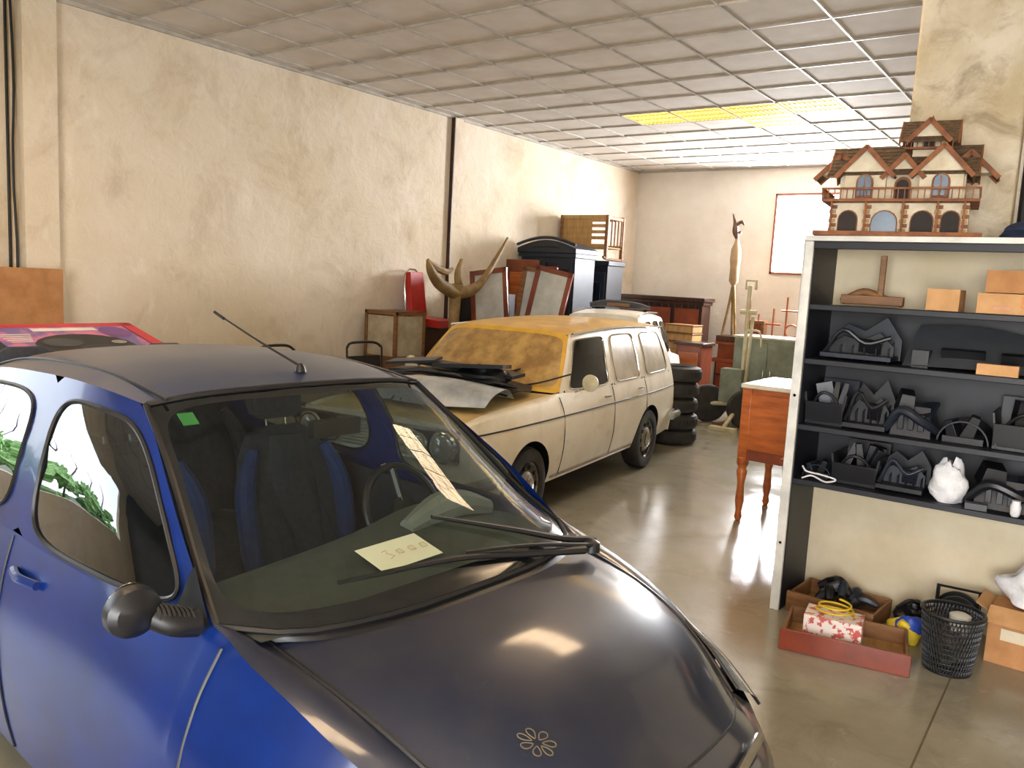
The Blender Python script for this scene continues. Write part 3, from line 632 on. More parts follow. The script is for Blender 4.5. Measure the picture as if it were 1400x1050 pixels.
b.prism(poly,-.33,.29,bluedark)
b.tube([(x,-.34,2.305+.13*cos(x*pi/1.14)) for x in np.linspace(-.50,.50,17)],.022,bluedark,8)
for sx in (-1,1):
    b.box((sx*.225,-.28,1.15),(.42,.03,1.9),bluedark); b.box((sx*.225,-.298,1.55),(.31,.02,.9),darkpl); b.box((sx*.225,-.298,.6),(.31,.02,.6),darkpl)
    b.tube([(sx*.04,-.31,1.1),(sx*.04,-.31,1.2)],.01,chrome,6)
b.prism([(x,2.3+.06*cos(x*pi/.5)) for x in np.linspace(-.25,.25,9)],-.35,-.33,darkpl)
b.done('dark_blue_wardrobe',(-6.58,10.1,0),0,bevel=.008)
b=B(); b.bx(-.42,.42,-.24,.24,0,2.1,blackw); b.bx(-.45,.45,-.27,.26,2.1,2.17,bluedark)
for sx in(-1,1):
    b.box((sx*.205,-.25,1.1),(.38,.03,1.8),bluedark); b.box((sx*.205,-.267,1.1),(.25,.015,1.5),mat('mirror_dark',(60,70,80),.08,.8))
b.done('black_cabinet',(-6.60,11.1,0),0,bevel=.006)
b=B()
for sx in(-.40,.40):
    for sy in(-.24,.24): b.box((sx,sy,.35),(.05,.05,.66),wood_m)
b.box((-.40,0,.44),(.03,.46,.42),wood_l); b.box((.40,0,.64),(.03,.48,.05),wood_m)
for sy in(-.24,.24):
    b.box((0,sy,.65),(.84,.04,.06),wood_l); b.box((0,sy,.22),(.84,.04,.06),wood_l)
for k in range(3): b.box((0,-.24,.34+.09*k),(.8,.02,.05),wood_l)
b.box((-.12,-.24,.44),(.52,.015,.38),wood_l)
for k in range(5): b.box((.40,-.2+.1*k,.43),(.02,.02,.4),wood_m)
b.box((0,0,.20),(.8,.46,.02),wood_l)
for sx in(-.40,.40): b.tube([(sx,-.32,.06),(sx,-.2,.03),(sx,.2,.03),(sx,.32,.06)],.02,wood_m,8,4)
b.done('wooden_cradle',(-6.62,11.08,0),0,bevel=.005,sit=2.175)
# ------------------------------------------------------------------ back furniture
b=B()
b.bx(-.76,.76,-.02,.32,0,1.62,wood_d); b.bx(-.82,.82,-.10,.34,1.62,1.68,wood_d); b.bx(-.79,.79,-.06,.33,1.56,1.62,wood_d)
b.bx(-.76,.76,-.34,0,.62,.74,wood_d); b.bx(-.72,.72,-.33,-.1,.74,.755,whitew); b.bx(-.76,.76,-.14,0,.74,.92,wood_d)
for k in range(30): 
    if k%7 not in (2,6): b.bx(-.7+k*.048,-.68+k*.048,-.26,-.1,.755,.77,blkpl)
for sx in(-.7,.7): b.lathe([(.05,0),(.03,.08),(.05,.2),(.035,.4),(.055,.62)],wood_d,at=(sx,-.28,0),n=14)
for sx in(-.5,0,.5): b.box((sx,-.035,1.25),(.42,.02,.5),wood_r); b.box((sx,-.035,.35),(.42,.02,.4),wood_r)
for k in range(12): b.tube([(-.66+.12*k,-.06,1.5),(-.66+.12*k,-.06,1.56)],.012,wood_d,6)
b.done('upright_piano',(-6.12,12.6,0),0,bevel=.006)
b=B(); b.box((0,0,.45),(.5,.4,.9),wood_m)
for z in(.2,.5,.78): b.box((0,-.21,z),(.44,.02,.22),wood_l)
for k in range(3): b.box((0,0,.94+.13*k),(.46,.36,.1),wood_l); b.box((0,0,1.0+.13*k),(.48,.38,.02),wood_m)
b.done('crate_cabinet',(-5.35,11.9,0),0,bevel=.005)
b=B(); b.box((0,0,.5),(.4,.4,1.0),wood_r); b.box((0,-.21,.7),(.32,.02,.4),wood_o); b.box((0,-.21,.25),(.32,.02,.36),wood_o); b.box((0,0,1.02),(.46,.46,.04),wood_d); b.done('wooden_bedside_cabinet',(-4.95,11.45,0),0,bevel=.005)
b=B(); b.box((0,0,.72),(1.3,.55,.06),wood_r); b.box((0,.02,.86),(1.2,.4,.22),wood_r)
b.box((-.38,0,.36),(.45,.5,.7),wood_d); b.box((.38,0,.36),(.45,.5,.7),wood_d)
for sx in(-.38,.38):
    for z in(.15,.38,.6): b.box((sx,-.255,z),(.38,.02,.18),wood_r); b.lathe([(.015,0),(.02,.02),(.001,.03)],chrome,at=(sx,-.265,z),axis='Y',n=10)
b.box((0,0,.99),(1.26,.5,.04),wood_r)
b.box((-.46,.0,1.06),(.34,.44,.1),wood_d)
b.done('red_wood_desk',(-4.44,12.75,0),0,bevel=.006)
b=B()
for x in(-.4,-.25,-.02,.18,.38):
    b.tube([(x,0,0.02),(x,0,.60+.16*sin(x*9))],.014,copper,8)
for z,a,c in((.1,-.4,.42),(.33,-.4,.1),(.55,.1,.42)): b.tube([(a,0,z),(c,0,z)],.013,copper,8)
b.tube([(.28+.1*cos(t),0,.24+.1*sin(t)) for t in np.linspace(0,2*pi,21)],.012,copper,8)
b.box((0,0,.012),(.86,.2,.024),wood_r); b.box((-.25,.0,.2),(.24,.16,.34),wood_m); b.box((-.25,-.09,.2),(.16,.02,.24),wood_r)
b.done('copper_pipe_frame',(-4.22,12.72,0),0,sit=1.012)
b=B(); k=1.15; W2=mat('dark_carving',(96,66,44),.6)
b.tube([(-.12,0,.01),(-.03,0,.5*k),(0,0,.75*k)],[.02,.025,.03],W_,8,3); b.tube([(.10,0,.01),(.04,0,.5*k),(0,0,.75*k)],[.02,.025,.03],W_,8,3); b.tube([(0,.12,.01),(0,.04,.5*k),(0,0,.75*k)],[.02,.025,.03],W_,8,3)
b.lathe([(.03,.7*k),(.075,.76*k),(.07,.95*k),(.085,1.05*k),(.075,1.2*k),(.04,1.28*k),(.025,1.36*k)],mat('pale_wood',(176,146,108),.6),n=14)
b.tube([(0,0,1.34*k),(-.03,0,1.44*k),(-.05,0,1.56*k),(-.10,0,1.68*k)],[.03,.06,.035,.01],W2,8,4); b.tube([(-.05,0,1.5*k),(.05,0,1.57*k),(.1,0,1.52*k)],[.03,.03,.01],W2,8,4); b.tube([(-.08,0,1.46*k),(.06,0,1.42*k)],[.02,.02],W2,8)
b.done('wooden_sculpture',(-4.93,12.72,0),0,sit=1.112)
b=B(); b.bx(-.5,.5,-.3,.3,.08,1.18,green_m); b.bx(-.52,.52,-.32,.32,1.18,1.21,cream_m)
for sx in(-.44,.44):
    for sy in(-.24,.24): b.bx(sx-.03,sx+.03,sy-.03,sy+.03,0,.1,blkpl)
for sx in(-.25,.25): b.box((sx,-.305,.63),(.46,.015,1.0),green_m); b.tube([(sx*.2,-.33,.6),(sx*.2,-.33,.75)],.01,chrome,6)
b.done('green_metal_cabinet',(-3.75,11.5,0),0,bevel=.006)
b=B()
def twheel(x,y,r):
    o=b.M; b.M=o@Matrix.Translation((x,y,r))@Matrix.Rotation(pi/2,4,'X')@Matrix.Rotation(.5,4,'Y')
    b.lathe([(r*.5,-.05),(r*.92,-.05),(r,-.03),(r,.03),(r*.92,.05),(r*.5,.05)],rubber,n=28); b.lathe([(r*.52,.045),(r*.45,.02),(r*.2,.03),(.001,.05)],cream_m,n=20); b.M=o
twheel(-.46,.0,.26); twheel(.14,-.12,.26)
b.tube([(-.46,0,.26),(0,0,.3),(.2,0,.26)],.03,cream_m,8,3)
b.tube([(0,0,.3),(0,0,1.9)],.028,cream_m,10); b.tube([(-.05,0,1.85),(-.05,0,1.97),(.08,0,1.97),(.08,0,1.85)],.02,cream_m,8)
b.box((-.12,0,.55),(.3,.22,.45),green_m); b.box((.06,0,1.0),(.03,.06,1.0),cream_m,r=(0,.03,0))
b.tube([(0,0,1.3),(.2,-.05,1.3),(.24,-.05,1.1)],.016,cream_m,8,3); b.tube([(0,0,.3),(0,-.4,.1),(0,-.55,.03)],.028,cream_m,8,3); b.box((0,-.55,.025),(.35,.12,.05),cream_m)
b.tube([(-.1,0,1.55),(.12,0,1.55)],.035,cream_m,8)
b.done('cream_wheeled_hoist',(-3.93,10.75,0),0,bevel=.003)
for k in range(5):
    b=B(); b.lathe([(.19,.02),(.24,0),(.285,.02),(.30,.05),(.30,.13),(.285,.16),(.24,.18),(.19,.16),(.175,.12),(.24,.10),(.24,.08),(.175,.06),(.19,.02)],rubber,n=40)
    for a in range(40):
        t=2*pi*a/40; b.box((.30*cos(t),.30*sin(t),.09),(.008,.02,.07),rubber,r=(0,0,t))
    b.done('car_tyre',(-4.08+.015*sin(k*2.1),8.92+.012*cos(k*3),.184*k))
b=B(); w,d=.95,.75
b.box((w/2,d/2,.79),(w-.06,d-.06,.56),wood_o); b.box((w/2,d/2,1.085),(w,d,.035),mat('pale_top',(222,216,200),.25,0,(204,194,170),3,coat=.4))
b.box((w/2,.03,.62),(w-.1,.02,.24),wood_r)
b.box((w/2,.025,.80),(w-.16,.02,.44),wood_o)
for sx in(.05,w-.05):
    for sy in(.05,d-.05):
        b.lathe([(.018,0),(.03,.03),(.022,.08),(.034,.16),(.026,.3),(.042,.40),(.03,.43),(.045,.46),(.045,.52)],wood_o,at=(sx,sy,0),n=16); b.box((sx,sy,.80),(.075,.075,.56),wood_o)
b.box((.028,d/2,.80),(.012,d-.22,.4),wood_r); b.lathe([(.012,0),(.018,.012),(.001,.02)],chrome,at=(.014,d/2,.85),axis='X',n=10)
b.done('wooden_side_table',(-2.27,6.2,0),0,bevel=.006)
b=B()
for sx,sy in((-.14,-.14),(.14,-.14),(-.14,.14),(.14,.14)): b.lathe([(.016,0),(.024,.06),(.018,.12),(.028,.35),(.02,.55),(.03,.7)],wood_r,at=(sx,sy,0),n=12)
b.box((0,0,.72),(.36,.36,.04),wood_r); b.done('wooden_stool',(-1.46,5.48,0),0,bevel=.005)
# ------------------------------------------------------------------ shelf unit
SX0,SX1,SY0,SY1=-1.37,.30,4.62,5.08
b=B()
b.bx(SX0,SX0+.025,SY0,SY1,0,2.1,blackw); b.bx(SX0-.03,SX0+.02,SY0-.02,SY0,0,2.1,whitew); b.bx(SX0-.03,SX0-.002,SY0-.02,SY1,0,2.1,whitew)
b.bx(SX1-.025,SX1,SY0,SY1,0,2.1,blackw); b.bx(SX0-.03,SX1,SY0-.02,SY1,2.1,2.13,whitew); b.bx(SX0,SX1,SY0-.01,SY0+.01,2.06,2.1,blackw)
SH=(1.76,1.46,1.09,.78)
for z in SH: b.bx(SX0+.025,SX1-.025,SY0,SY1-.01,z-.03,z,blackw)
b.bx(SX0+.02,SX1-.02,SY1-.01,SY1,1.76,2.1,panelt); b.bx(SX0+.02,SX1-.02,SY1-.01,SY1,.75,1.76,blackw); b.bx(SX0+.02,SX1-.02,SY1-.01,SY1,0.0,.75,panelt)
for z in (.4,1.25): b.lathe([(.012,0),(.014,.006),(.001,.01)],chrome,at=(SX0-.005,SY0-.02,z),axis='Y',n=8)
b.done('shelving_unit',bevel=.003)
# ---- dolls house
b=B()
b.box((0,0,.012),(.80,.44,.024),houset)
b.box((0,.02,.10),(.66,.30,.155),housew)
b.box((0,0,.185),(.74,.42,.014),houset)
b.box((0,.03,.27),(.6,.26,.16),housew); b.box((-.17,-.07,.26),(.2,.16,.15),housew); b.box((.19,-.07,.26),(.2,.16,.15),housew)
def arch(x,y,z,w,h,m,th=.01):
    pl=[(x-w/2,z)]+[(x+w/2*cos(t),z+h-w/2+w/2*sin(t)) for t in np.linspace(pi,0,9)]+[(x+w/2,z)]; b.prism(pl,y-th,y,m)
dk=mat('arch_dark',(50,42,38),.8)
for x,w_ in((-.24,.09),(-.06,.12),(.12,.1),(.25,.08)):
    arch(x,-.128,.026,w_+.012,.115,houset); arch(x,-.136,.026,w_,.108,dk if x!=-.06 else bluepane)
for x in(-.32,-.15,.03,.19,.31):
    for k in range(6): b.box((x+.006*(k%2),-.135,.036+.024*k),(.032,.018,.018),houset if k%2 else wood_l)
    b.box((x,-.19,.10),(.010,.010,.16),houset)
b.box((0,-.205,.245),(.74,.01,.01),houset)
for k in range(25): b.box((-.37+.74*k/24,-.205,.218),(.005,.005,.055),houset)
for sx in(-.37,.37):
    b.box((sx,0,.245),(.01,.41,.01),houset)
    for k in range(12): b.box((sx,-.2+.4*k/11,.218),(.005,.005,.055),houset)
for x,y in((-.17,-.152),(.19,-.152)):
    arch(x,y,.20,.085,.125,houset); arch(x,y-.008,.212,.065,.105,bluepane); b.box((x,y-.018,.26),(.006,.004,.1),houset)
arch(.01,-.102,.20,.08,.115,houset); arch(.01,-.11,.2,.06,.1,dk)
def gable(cx,cy,z,L,span,h,ax,over=.03,m=terra,fill=housew):
    o=b.M; b.M=o@Matrix.Translation((cx,cy,z))@Matrix.Rotation(0 if ax=='X' else pi/2,4,'Z')
    b.prism([(-span/2,0),(span/2,0),(0,h)],-L/2,L/2,fill,'X')
    s_=span/2+over; sl=atan2(h,span/2); ln=s_/cos(sl)+.01
    for sg in(-1,1):
        cyy=sg*s_/2; cz=h-(s_/2)*tan(sl)+.008
        b.box((0,cyy,cz),(L+.05,ln,.012),m,r=(-sg*sl,0,0))
        for e in(-1,1): b.box((e*(L/2+.027),cyy,cz-.004),(.008,ln,.024),houset,r=(-sg*sl,0,0))
        for k in range(7):
            q=(k+.5)/7; b.box((0,sg*s_*q,h-s_*q*tan(sl)+.017),(L+.05,.005,.004),terra,r=(-sg*sl,0,0))
    b.M=o
gable(0,.03,.345,.66,.30,.13,'X'); gable(-.17,-.05,.335,.26,.22,.12,'Y'); gable(.19,-.05,.335,.26,.22,.12,'Y'); gable(.01,-.02,.335,.22,.14,.08,'Y'); gable(.31,.03,.34,.12,.2,.1,'Y');gable(-.31,.03,.34,.12,.2,.1,'Y')
b.box((.11,.03,.47),(.15,.15,.1),housew); b.box((.11,.03,.465),(.22,.22,.01),houset)
for k in range(9):
    for sy in(-.11,.11): b.box((.0+.22*k/8,.03+sy,.485),(.005,.005,.035),houset)
b.box((.11,-.08,.503),(.22,.007,.006),houset)
arch(.11,-.048,.475,.05,.06,dk)
gable(.11,.03,.52,.22,.2,.085,'X',.035); gable(.11,.0,.52,.2,.14,.075,'Y',.03)
b.lathe([(.01,.58),(.012,.62),(.001,.65)],houset,at=(.11,.03,0),n=10)
b.done('dolls_house',(-.985,4.84,2.132),.12)
def item(name,build,x,z,y=4.82,rz=0,bevel=0):
    b=B(); build(b); return b.done(name,(x,y,z),rz,bevel=bevel,sit=z+.001)
item('cardboard_box',lambda b:(b.box((0,0,.055),(.15,.2,.11),card2),b.box((0,0,.111),(.03,.2,.002),panelt)),-.70,1.762,4.76,0,.002)
item('cardboard_box',lambda b:(b.box((0,0,.05),(.42,.24,.10),card2),b.box((.05,-.121,.06),(.14,.002,.05),orange_m),b.box((-.1,-.121,.03),(.08,.002,.02),redink),b.box((0,0,.101),(.42,.04,.002),panelt)),-.34,1.762,4.78,.03,.002)
item('cardboard_box',lambda b:(b.box((0,0,.055),(.40,.22,.11),card),b.box((0,0,.111),(.4,.04,.002),panelt)),-.32,1.866,4.80,-.02,.002)
item('wooden_trestle',lambda b:(b.box((0,0,.035),(.32,.06,.05),wood_m),b.tube([(-.16,0,.02),(-.05,0,.08),(.05,0,.05),(.16,0,.02)],.02,wood_m,8,4),b.box((.04,0,.16),(.03,.03,.24),wood_m)),-1.08,1.762,4.86,.05,.004)
def part(b,seed,L,W,h,m):
    r=random.Random(seed); t=seed%4
    m2=r.choice([blkpl,darkpl,bluegrey,blkpl])
    if t==0:
        q=[r.uniform(.7,1) for _ in range(5)]
        poly=[(-L/2,0),(L/2,0),(L*.5,h*.55*q[0]),(L*.28,h*q[1]),(0,h*.7*q[2]),(-L*.25,h*q[3]),(-L/2,h*.5*q[4])]
        b.prism(poly,W*.1,W*.1+.02,m); b.prism([(p[0]*.9,p[1]*.6+.01) for p in poly],-W*.15,-W*.12,m2); b.box((0,-.02,.015),(L*.95,W*.75,.025),m)
        for k in range(6): b.box((-L*.4+L*.8*k/5,0,h*.2),(.006,W*.5,h*.3),m,r=(.3,0,0))
        b.box((L*.15,-W*.2,h*.28),(L*.3,.02,h*.3),m2,r=(.5,.1,.1)); b.tube([(-L*.45,-W*.3,h*.1),(-L*.2,-W*.35,h*.6),(L*.1,-W*.3,h*.35),(L*.42,-W*.25,h*.5)],[.012]*4,m2,6,4)
    elif t==1:
        b.box((0,0,h*.3),(L*.8,W*.7,h*.55),m,tx=.8,ty=.6); b.box((-L*.2,-.04,h*.62),(L*.35,W*.4,h*.4),m2,r=(.2,.1,.3),tx=.75,ty=.8)
        b.box((L*.25,-.05,h*.5),(L*.3,W*.45,.02),bluegrey,r=(.5,-.15,-.2)); b.tube([(-L*.5,-W*.3,.03),(-L*.2,-W*.42,h*.5),(L*.2,-W*.4,h*.35),(L*.5,-W*.2,.04)],[.02,.025,.025,.018],m,8,4)
        for k in range(3): b.box((-L*.2+.05*k,-W*.33,h*.3),(.03,.02,h*.3),m2,tx=.8)
    elif t==2:
        R=min(h*.95,L*.45); Lp=[]
        for a in np.linspace(.05,pi-.05,18): Lp.append([(R*cos(a)*L*.45/R,-W*.35,R*sin(a)),(R*cos(a)*L*.45/R,W*.3,R*sin(a)),(R*.92*cos(a)*L*.45/R,W*.3,R*.92*sin(a)),(R*.92*cos(a)*L*.45/R,-W*.35,R*.92*sin(a))])
        b.ring(Lp,m); b.box((0,-W*.1,.02),(L*.7,W*.5,.035),m2); b.box((L*.1,-W*.25,h*.25),(L*.25,.05,h*.4),m2,r=(.2,.3,.2),tx=.6); b.box((-L*.2,-W*.2,h*.2),(L*.2,.09,h*.3),m,r=(.1,-.3,-.2),tx=.7)
    else:
        b.box((0,0,.01),(L,W*.8,.018),m)
        for sx in(-1,1): b.box((sx*L*.48,0,h*.3),(.012,W*.8,h*.6),m,r=(0,sx*.15,0))
        b.box((0,-W*.4,h*.22),(L,.012,h*.42),m,r=(.15,0,0)); b.box((0,W*.38,h*.4),(L,.012,h*.8),m2,r=(-.15,0,0))
        for k in range(4): b.box((r.uniform(-.3,.3)*L,r.uniform(-.2,.2)*W,h*.42),(L*.2,W*.25,h*.7),[m2,m][k%2],r=(r.uniform(-.3,.3),r.uniform(-.3,.3),r.uniform(0,2)),tx=.7)
        b.tube([(-L*.4,-W*.3,h*.3),(-L*.1,-W*.45,h*.6),(L*.2,-W*.4,h*.55),(L*.4,-W*.3,h*.25)],[.01]*4,m2,6,4)
k=3; pm=[darkpl,blkpl,darkpl,blkpl,bluegrey]
for z,lst in((1.46,[(-1.10,.40,.26),(-.06,.3,.2),(.16,.2,.24)]),
             (1.09,[(-1.23,.21,.30),(-1.02,.24,.33),(-.79,.26,.29),(-.54,.28,.34),(-.27,.29,.31),(0.0,.27,.33),(.20,.15,.28)]),
             (.78,[(-1.24,.19,.25),(-1.04,.24,.27),(-.81,.25,.27),(-.33,.36,.27),(-.02,.29,.26),(.20,.15,.24)])):
    for x,L,h in lst:
        k+=1; item('car_trim_part',lambda b:part(b,k,L*.97,.36,h,pm[k%5]),x,z,4.84,random.uniform(-.03,.03),.002)
item('grey_trim_panel',lambda b:(b.sm(surf([[(-.32,-.16,.01),(-.32,-.02,.10),(-.3,.12,.22)],[(0,-.16,.02),(0,-.02,.13),(0,.12,.23)],[(.36,-.16,.01),(.34,-.02,.09),(.3,.12,.18)]]),greypl,8,8),b.box((-.05,-.1,.09),(.2,.02,.05),darkpl,r=(.5,0,0)),b.box((.18,-.1,.08),(.12,.03,.06),blkpl,r=(.4,0,.1)),b.box((-.24,-.10,.05),(.08,.1,.09),darkpl)),-.54,1.461,4.85,0)
item('cardboard_box',lambda b:b.box((0,0,.03),(.18,.05,.055),card2),-.42,1.461,4.645,.0,.002)
item('white_plastic_bag',lambda b:b.blob((0,0,.12),(.16,.13,.25),wplast,5,.22,14,True),-.58,.781,4.71)
item('white_cable',lambda b:(b.tube([(-.1,-.005,.01),(-.05,.01,.03),(.03,-.01,.012),(.08,.008,.03),(.0,.005,.045),(-.08,.01,.05),(-.1,-.01,.08)],.005,wplast,6,5)),-1.2,.781,4.637)
item('small_black_box',lambda b:(b.box((0,0,.02),(.10,.05,.035),greypl),b.box((0,-.02,.042),(.06,.02,.006),darkpl)),-.44,.781,4.645,.1,.004)
item('ceramic_jar',lambda b:b.lathe([(.015,0),(.022,.01),(.025,.05),(.018,.07),(.02,.08)],wplast,n=16),-.27,.781,4.645)
item('navy_cloth',lambda b:b.blob((0,0,.04),(.30,.24,.11),navy,8,.2,16,True),-.34,2.132,4.8)
# ---- floor items
b=B(); w,d,h=.57,.36,.11; wr=mat('drawer_red',(140,58,30),.35,0,(110,42,22),4,coat=.3)
b.box((0,0,.01),(w,d,.015),wood_l); b.box((0,-d/2,h/2),(w+.04,.02,h),wr); b.box((0,d/2,h/2),(w,.015,h*.9),wood_m); b.box((-w/2,0,h/2),(.015,d,h*.9),wood_m); b.box((w/2,0,h/2),(.015,d,h*.9),wood_m)
b.done('wooden_drawer',(-.92,4.34,0),.19,bevel=.003)
item('patterned_box',lambda b:(b.box((0,0,.075),(.28,.18,.15),boxwr),b.tube([(.1*cos(t)*(1-.02*t),.07*sin(t),.155+.004*t) for t in np.linspace(0,14,60)],.006,yellow,6)),-.98,.019,4.33,.15,.003)
b=B(); b.box((0,0,.01),(.46,.34,.015),wood_l); b.box((0,-.17,.06),(.48,.02,.12),wood_m); b.box((0,.17,.06),(.46,.015,.1),wood_m); b.box((-.23,0,.06),(.015,.34,.1),wood_m); b.box((.23,0,.06),(.015,.34,.1),wood_m)
for i in range(12):
    random.seed(i); x,y=random.uniform(-.12,.12),random.uniform(-.08,.08); a=random.uniform(0,3)
    b.tube([(x-.08*cos(a),y-.06*sin(a),.05+.02*i*.4),(x,y,.08+.01*i),(x+.08*cos(a),y+.06*sin(a),.06+.01*i)],[.02,.03,.015],[darkpl,greypl,bluegrey,blkpl][i%4],8,3)
b.done('tool_drawer',(-1.07,4.80,0),-.08,bevel=.003)
b=B(); b.blob((0,0,.06),(.18,.14,.14),yellow,3,.2,14,True); b.blob((.02,-.02,.10),(.14,.09,.1),bluebag,4,.2,12); b.done('yellow_blue_bag',(-.70,4.68,0),.2,sit=0)
b=B(); b.blob((0,0,.06),(.14,.14,.15),darkpl,6,.3,14,True); b.tube([(-.06,-.05,.1),(0,-.06,.16),(.05,0,.13),(.06,.05,.05)],.012,blkpl,8,4); b.done('cable_bundle',(-.72,4.93,0),0,sit=0)
b=B()
for k in range(12):
    z=.01+.285*k/11; r=.11+.03*k/11
    b.tube([(r*cos(t),r*sin(t),z) for t in np.linspace(0,2*pi,33)],.0035 if k<11 else .009,blkpl,6)
for k in range(52):
    for s_ in(1,-1):
        t=2*pi*k/52; b.tube([(.11*cos(t),.11*sin(t),.01),(.125*cos(t+s_*.25),.125*sin(t+s_*.25),.15),(.14*cos(t+s_*.5),.14*sin(t+s_*.5),.295)],.0035,blkpl,4)
b.lathe([(.11,0),(.112,.012),(.10,.014)],blkpl,n=28)
b.blob((0,0,.12),(.19,.19,.18),mat('rubbish',(110,98,80),.8,0,(40,36,34),30),2,.2,14); b.lathe([(.04,.0),(.05,.1),(.03,.11)],mat('white_cup',(220,216,206),.5),at=(.03,.02,.18),n=12)
b.done('mesh_waste_bin',(-.46,4.46,0))
b=B(); o=b.M; b.M=Matrix.Translation((0,0,.14))@Matrix.Rotation(pi/2,4,'X')
b.lathe([(.11,-.05),(.11,-.04),(.07,-.04),(.07,.04),(.11,.04),(.11,.05),(.02,.05)],blkpl,n=28)
for k in range(6): b.tube([(.085*cos(t),.085*sin(t),-.03+.012*k) for t in np.linspace(0,2*pi,25)],.007,greypl,6)
b.M=o; b.tube([(-.1,-.02,.01),(-.1,0,.28),(.1,0,.28),(.1,-.02,.01)],.012,blkpl,8); b.tube([(-.11,-.07,.012),(.11,-.07,.012)],.012,blkpl,8); b.tube([(-.11,.07,.012),(.11,.07,.012)],.012,blkpl,8)
b.done('cable_reel',(-.49,4.90,0),.1)
item('cardboard_box',lambda b:(b.box((0,0,.14),(.36,.26,.28),card),b.box((0,-.18,.27),(.36,.12,.004),card2,r=(.5,0,0)),b.box((-.2,0,.27),(.1,.26,.004),card2,r=(0,.5,0)),b.box((-.05,-.131,.16),(.14,.002,.06),panelt)),-.14,0,4.82,-.05,.002)
item('clear_plastic_bag',lambda b:b.blob((0,0,.08),(.28,.2,.2),wplast,11,.25,16,True),-.16,.29,4.86)
# ---- far left foreground
b=B(); b.box((0,0,.85),(.06,.55,1.70),card); b.box((.031,0,.84),(.002,.5,.02),card2); b.done('cardboard_sheet',(-6.85,2.95,0),0,bevel=.003)
b=B(); b.box((0,0,.55),(.9,1.5,.04),wood_m); b.box((-.08,0,.78),(.66,1.3,.42),card)
for sx in(-.38,.38):
    for sy in(-.65,.65): b.box((sx,sy,.27),(.06,.06,.54),wood_m)
b.done('packing_table',(-5.35,2.45,0),0,bevel=.004)
b=B(); b.box((0,0,.09),(.66,1.0,.18),darkpl); 
b.box((.0,-.02,.1815),(.64,.86,.003),pinkm); b.box((0,.46,.1825),(.65,.08,.003),redprint); b.box((-.30,0,.183),(.06,.98,.002),redprint); b.box((.331,0,.09),(.003,1.0,.16),redprint); b.box((0,-.501,.09),(.64,.003,.16),pinkm)
def ell(cx,cy,rx,ry,m,z): b.add([(cx+rx*cos(t),cy+ry*sin(t),z) for t in np.linspace(0,2*pi,20,endpoint=False)],[tuple(range(20))],m)
ell(.06,.0,.20,.30,blkpl,.1842); ell(.14,.2,.10,.12,darkpl,.185); ell(.0,-.12,.07,.12,greypl,.1855); ell(-.16,.30,.10,.10,mat('purple_print',(120,70,140),.4),.185); ell(.1,.05,.05,.12,bluegrey,.186); ell(.02,.22,.03,.05,chrome,.1862)
for k in range(5): b.box((-.15+.03*k,-.34,.185),(.012,.2-.02*k,.001),whitew)
b.box((-.22,.0,.185),(.05,.4,.001),whitew); b.box((.26,.1,.185),(.04,.5,.001),whitew)
b.done('power_tool_box',(-5.08,2.49,1.115),rot=(0,.27,.06),bevel=.003)
# ------------------------------------------------------------------ outside greenery
b=B()
for i in range(80):
    random.seed(100+i); b.blob((random.uniform(-1.2,1.2),random.uniform(-4.5,3.5),random.uniform(.2,1.7)),(.6,.6,.5),foliage,i,.5,8)
for i in range(9):
    y=-4+.9*i; b.tube([(0,y,0),(.1,y+.2,1.2),(-.1,y-.1,2.4),(.0,y+.4,3.0)],[.05,.04,.03,.01],wood_d,6,3)
b.done('garden_hedge',(-11.8,-.8,-.1))
b=B(); b.box((0,0,-.02),(60,60,.04),mat('yard_ground',(84,88,70),.9)); b.done('ground',(0,0,-.1))
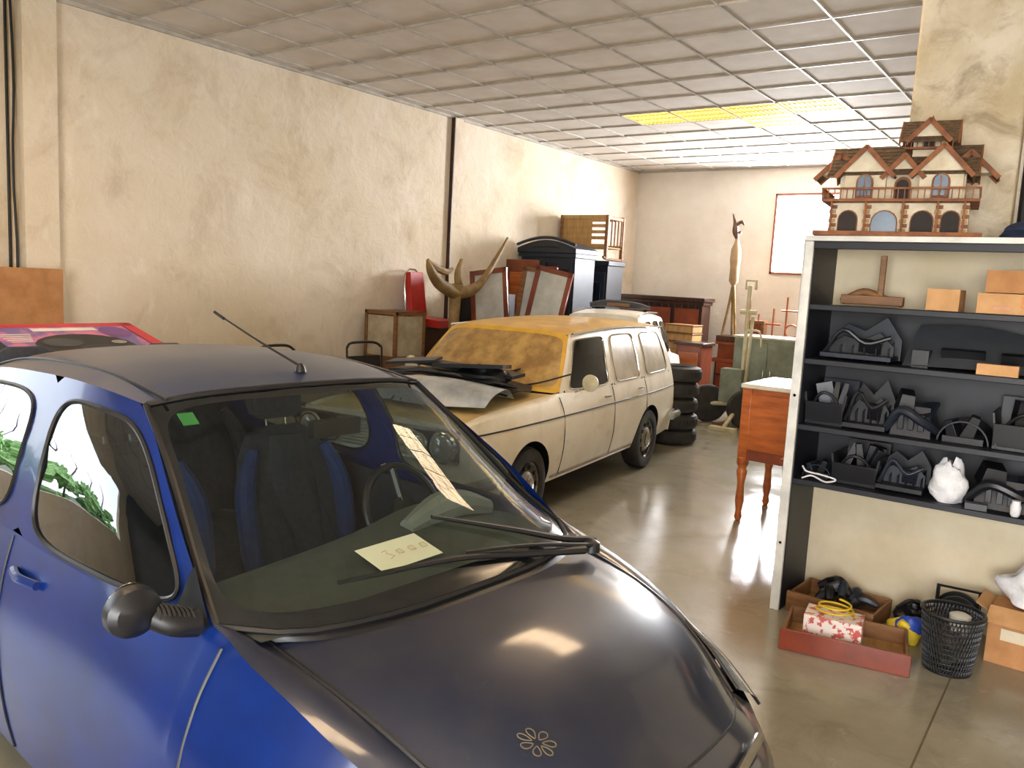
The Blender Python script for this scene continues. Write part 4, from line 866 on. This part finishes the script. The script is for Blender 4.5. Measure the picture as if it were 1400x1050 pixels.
# ------------------------------------------------------------------ lights
w=bpy.data.worlds.new('World'); scene.world=w; w.use_nodes=True; nt=w.node_tree; bg=nt.nodes['Background']
sky=nt.nodes.new('ShaderNodeTexSky'); sky.sky_type='HOSEK_WILKIE'; sky.turbidity=3; sky.sun_direction=(-.5,-.5,.7)
mixn=nt.nodes.new('ShaderNodeMixRGB'); mixn.inputs[0].default_value=.7; mixn.inputs[2].default_value=(.9,.95,1,1)
nt.links.new(sky.outputs[0],mixn.inputs[1]); nt.links.new(mixn.outputs[0],bg.inputs[0]); bg.inputs[1].default_value=6.5
sd=bpy.data.lights.new('sun','SUN'); sd.energy=4; sd.angle=.02; so=bpy.data.objects.new('sun',sd); so.rotation_euler=(radians(35),radians(20),0); scene.collection.objects.link(so)
def area(name,loc,rot,sx,sy,e,col):
    l=bpy.data.lights.new(name,'AREA'); l.shape='RECTANGLE'; l.size=sx; l.size_y=sy; l.energy=e; l.color=col
    o=bpy.data.objects.new(name,l); o.location=loc; o.rotation_euler=rot; scene.collection.objects.link(o); return o
area('added_fill_front',(.7,-3.1,1.6),(radians(90),0,0),3.6,2.6,310,(1,.965,.93))  # added fill lamp, set in an unseen opening behind the camera
area('daylight_back_window',(-3.96,13.5,2.8),(radians(-90),0,0),1.15,1.2,430,(.97,.97,1))
p=area('portal_left',(-7.2,-.55,1.8),(0,radians(-90),0),2.2,4.0,0,(1,1,1)); p.data.cycles.is_portal=True
# ------------------------------------------------------------------ camera
yaw,pit,rol,f,h=.6250,.1252,-.0533,1119.64,1.7991
F=np.array([-sin(yaw)*cos(pit),cos(yaw)*cos(pit),-sin(pit)]); R=np.array([cos(yaw),sin(yaw),0.]); U=np.cross(R,F)
c,s=cos(rol),sin(rol); R,U=c*R-s*U, s*R+c*U
cd=bpy.data.cameras.new('camera'); cd.sensor_width=36; cd.sensor_fit='HORIZONTAL'; cd.lens=f/1400*36; cd.clip_start=.05
co=bpy.data.objects.new('camera',cd); M=Matrix(((R[0],U[0],-F[0],0),(R[1],U[1],-F[1],0),(R[2],U[2],-F[2],h),(0,0,0,1))); co.matrix_world=M
scene.collection.objects.link(co); scene.camera=co
scene.view_settings.view_transform='Standard'; scene.view_settings.look='None'; scene.view_settings.exposure=0.38
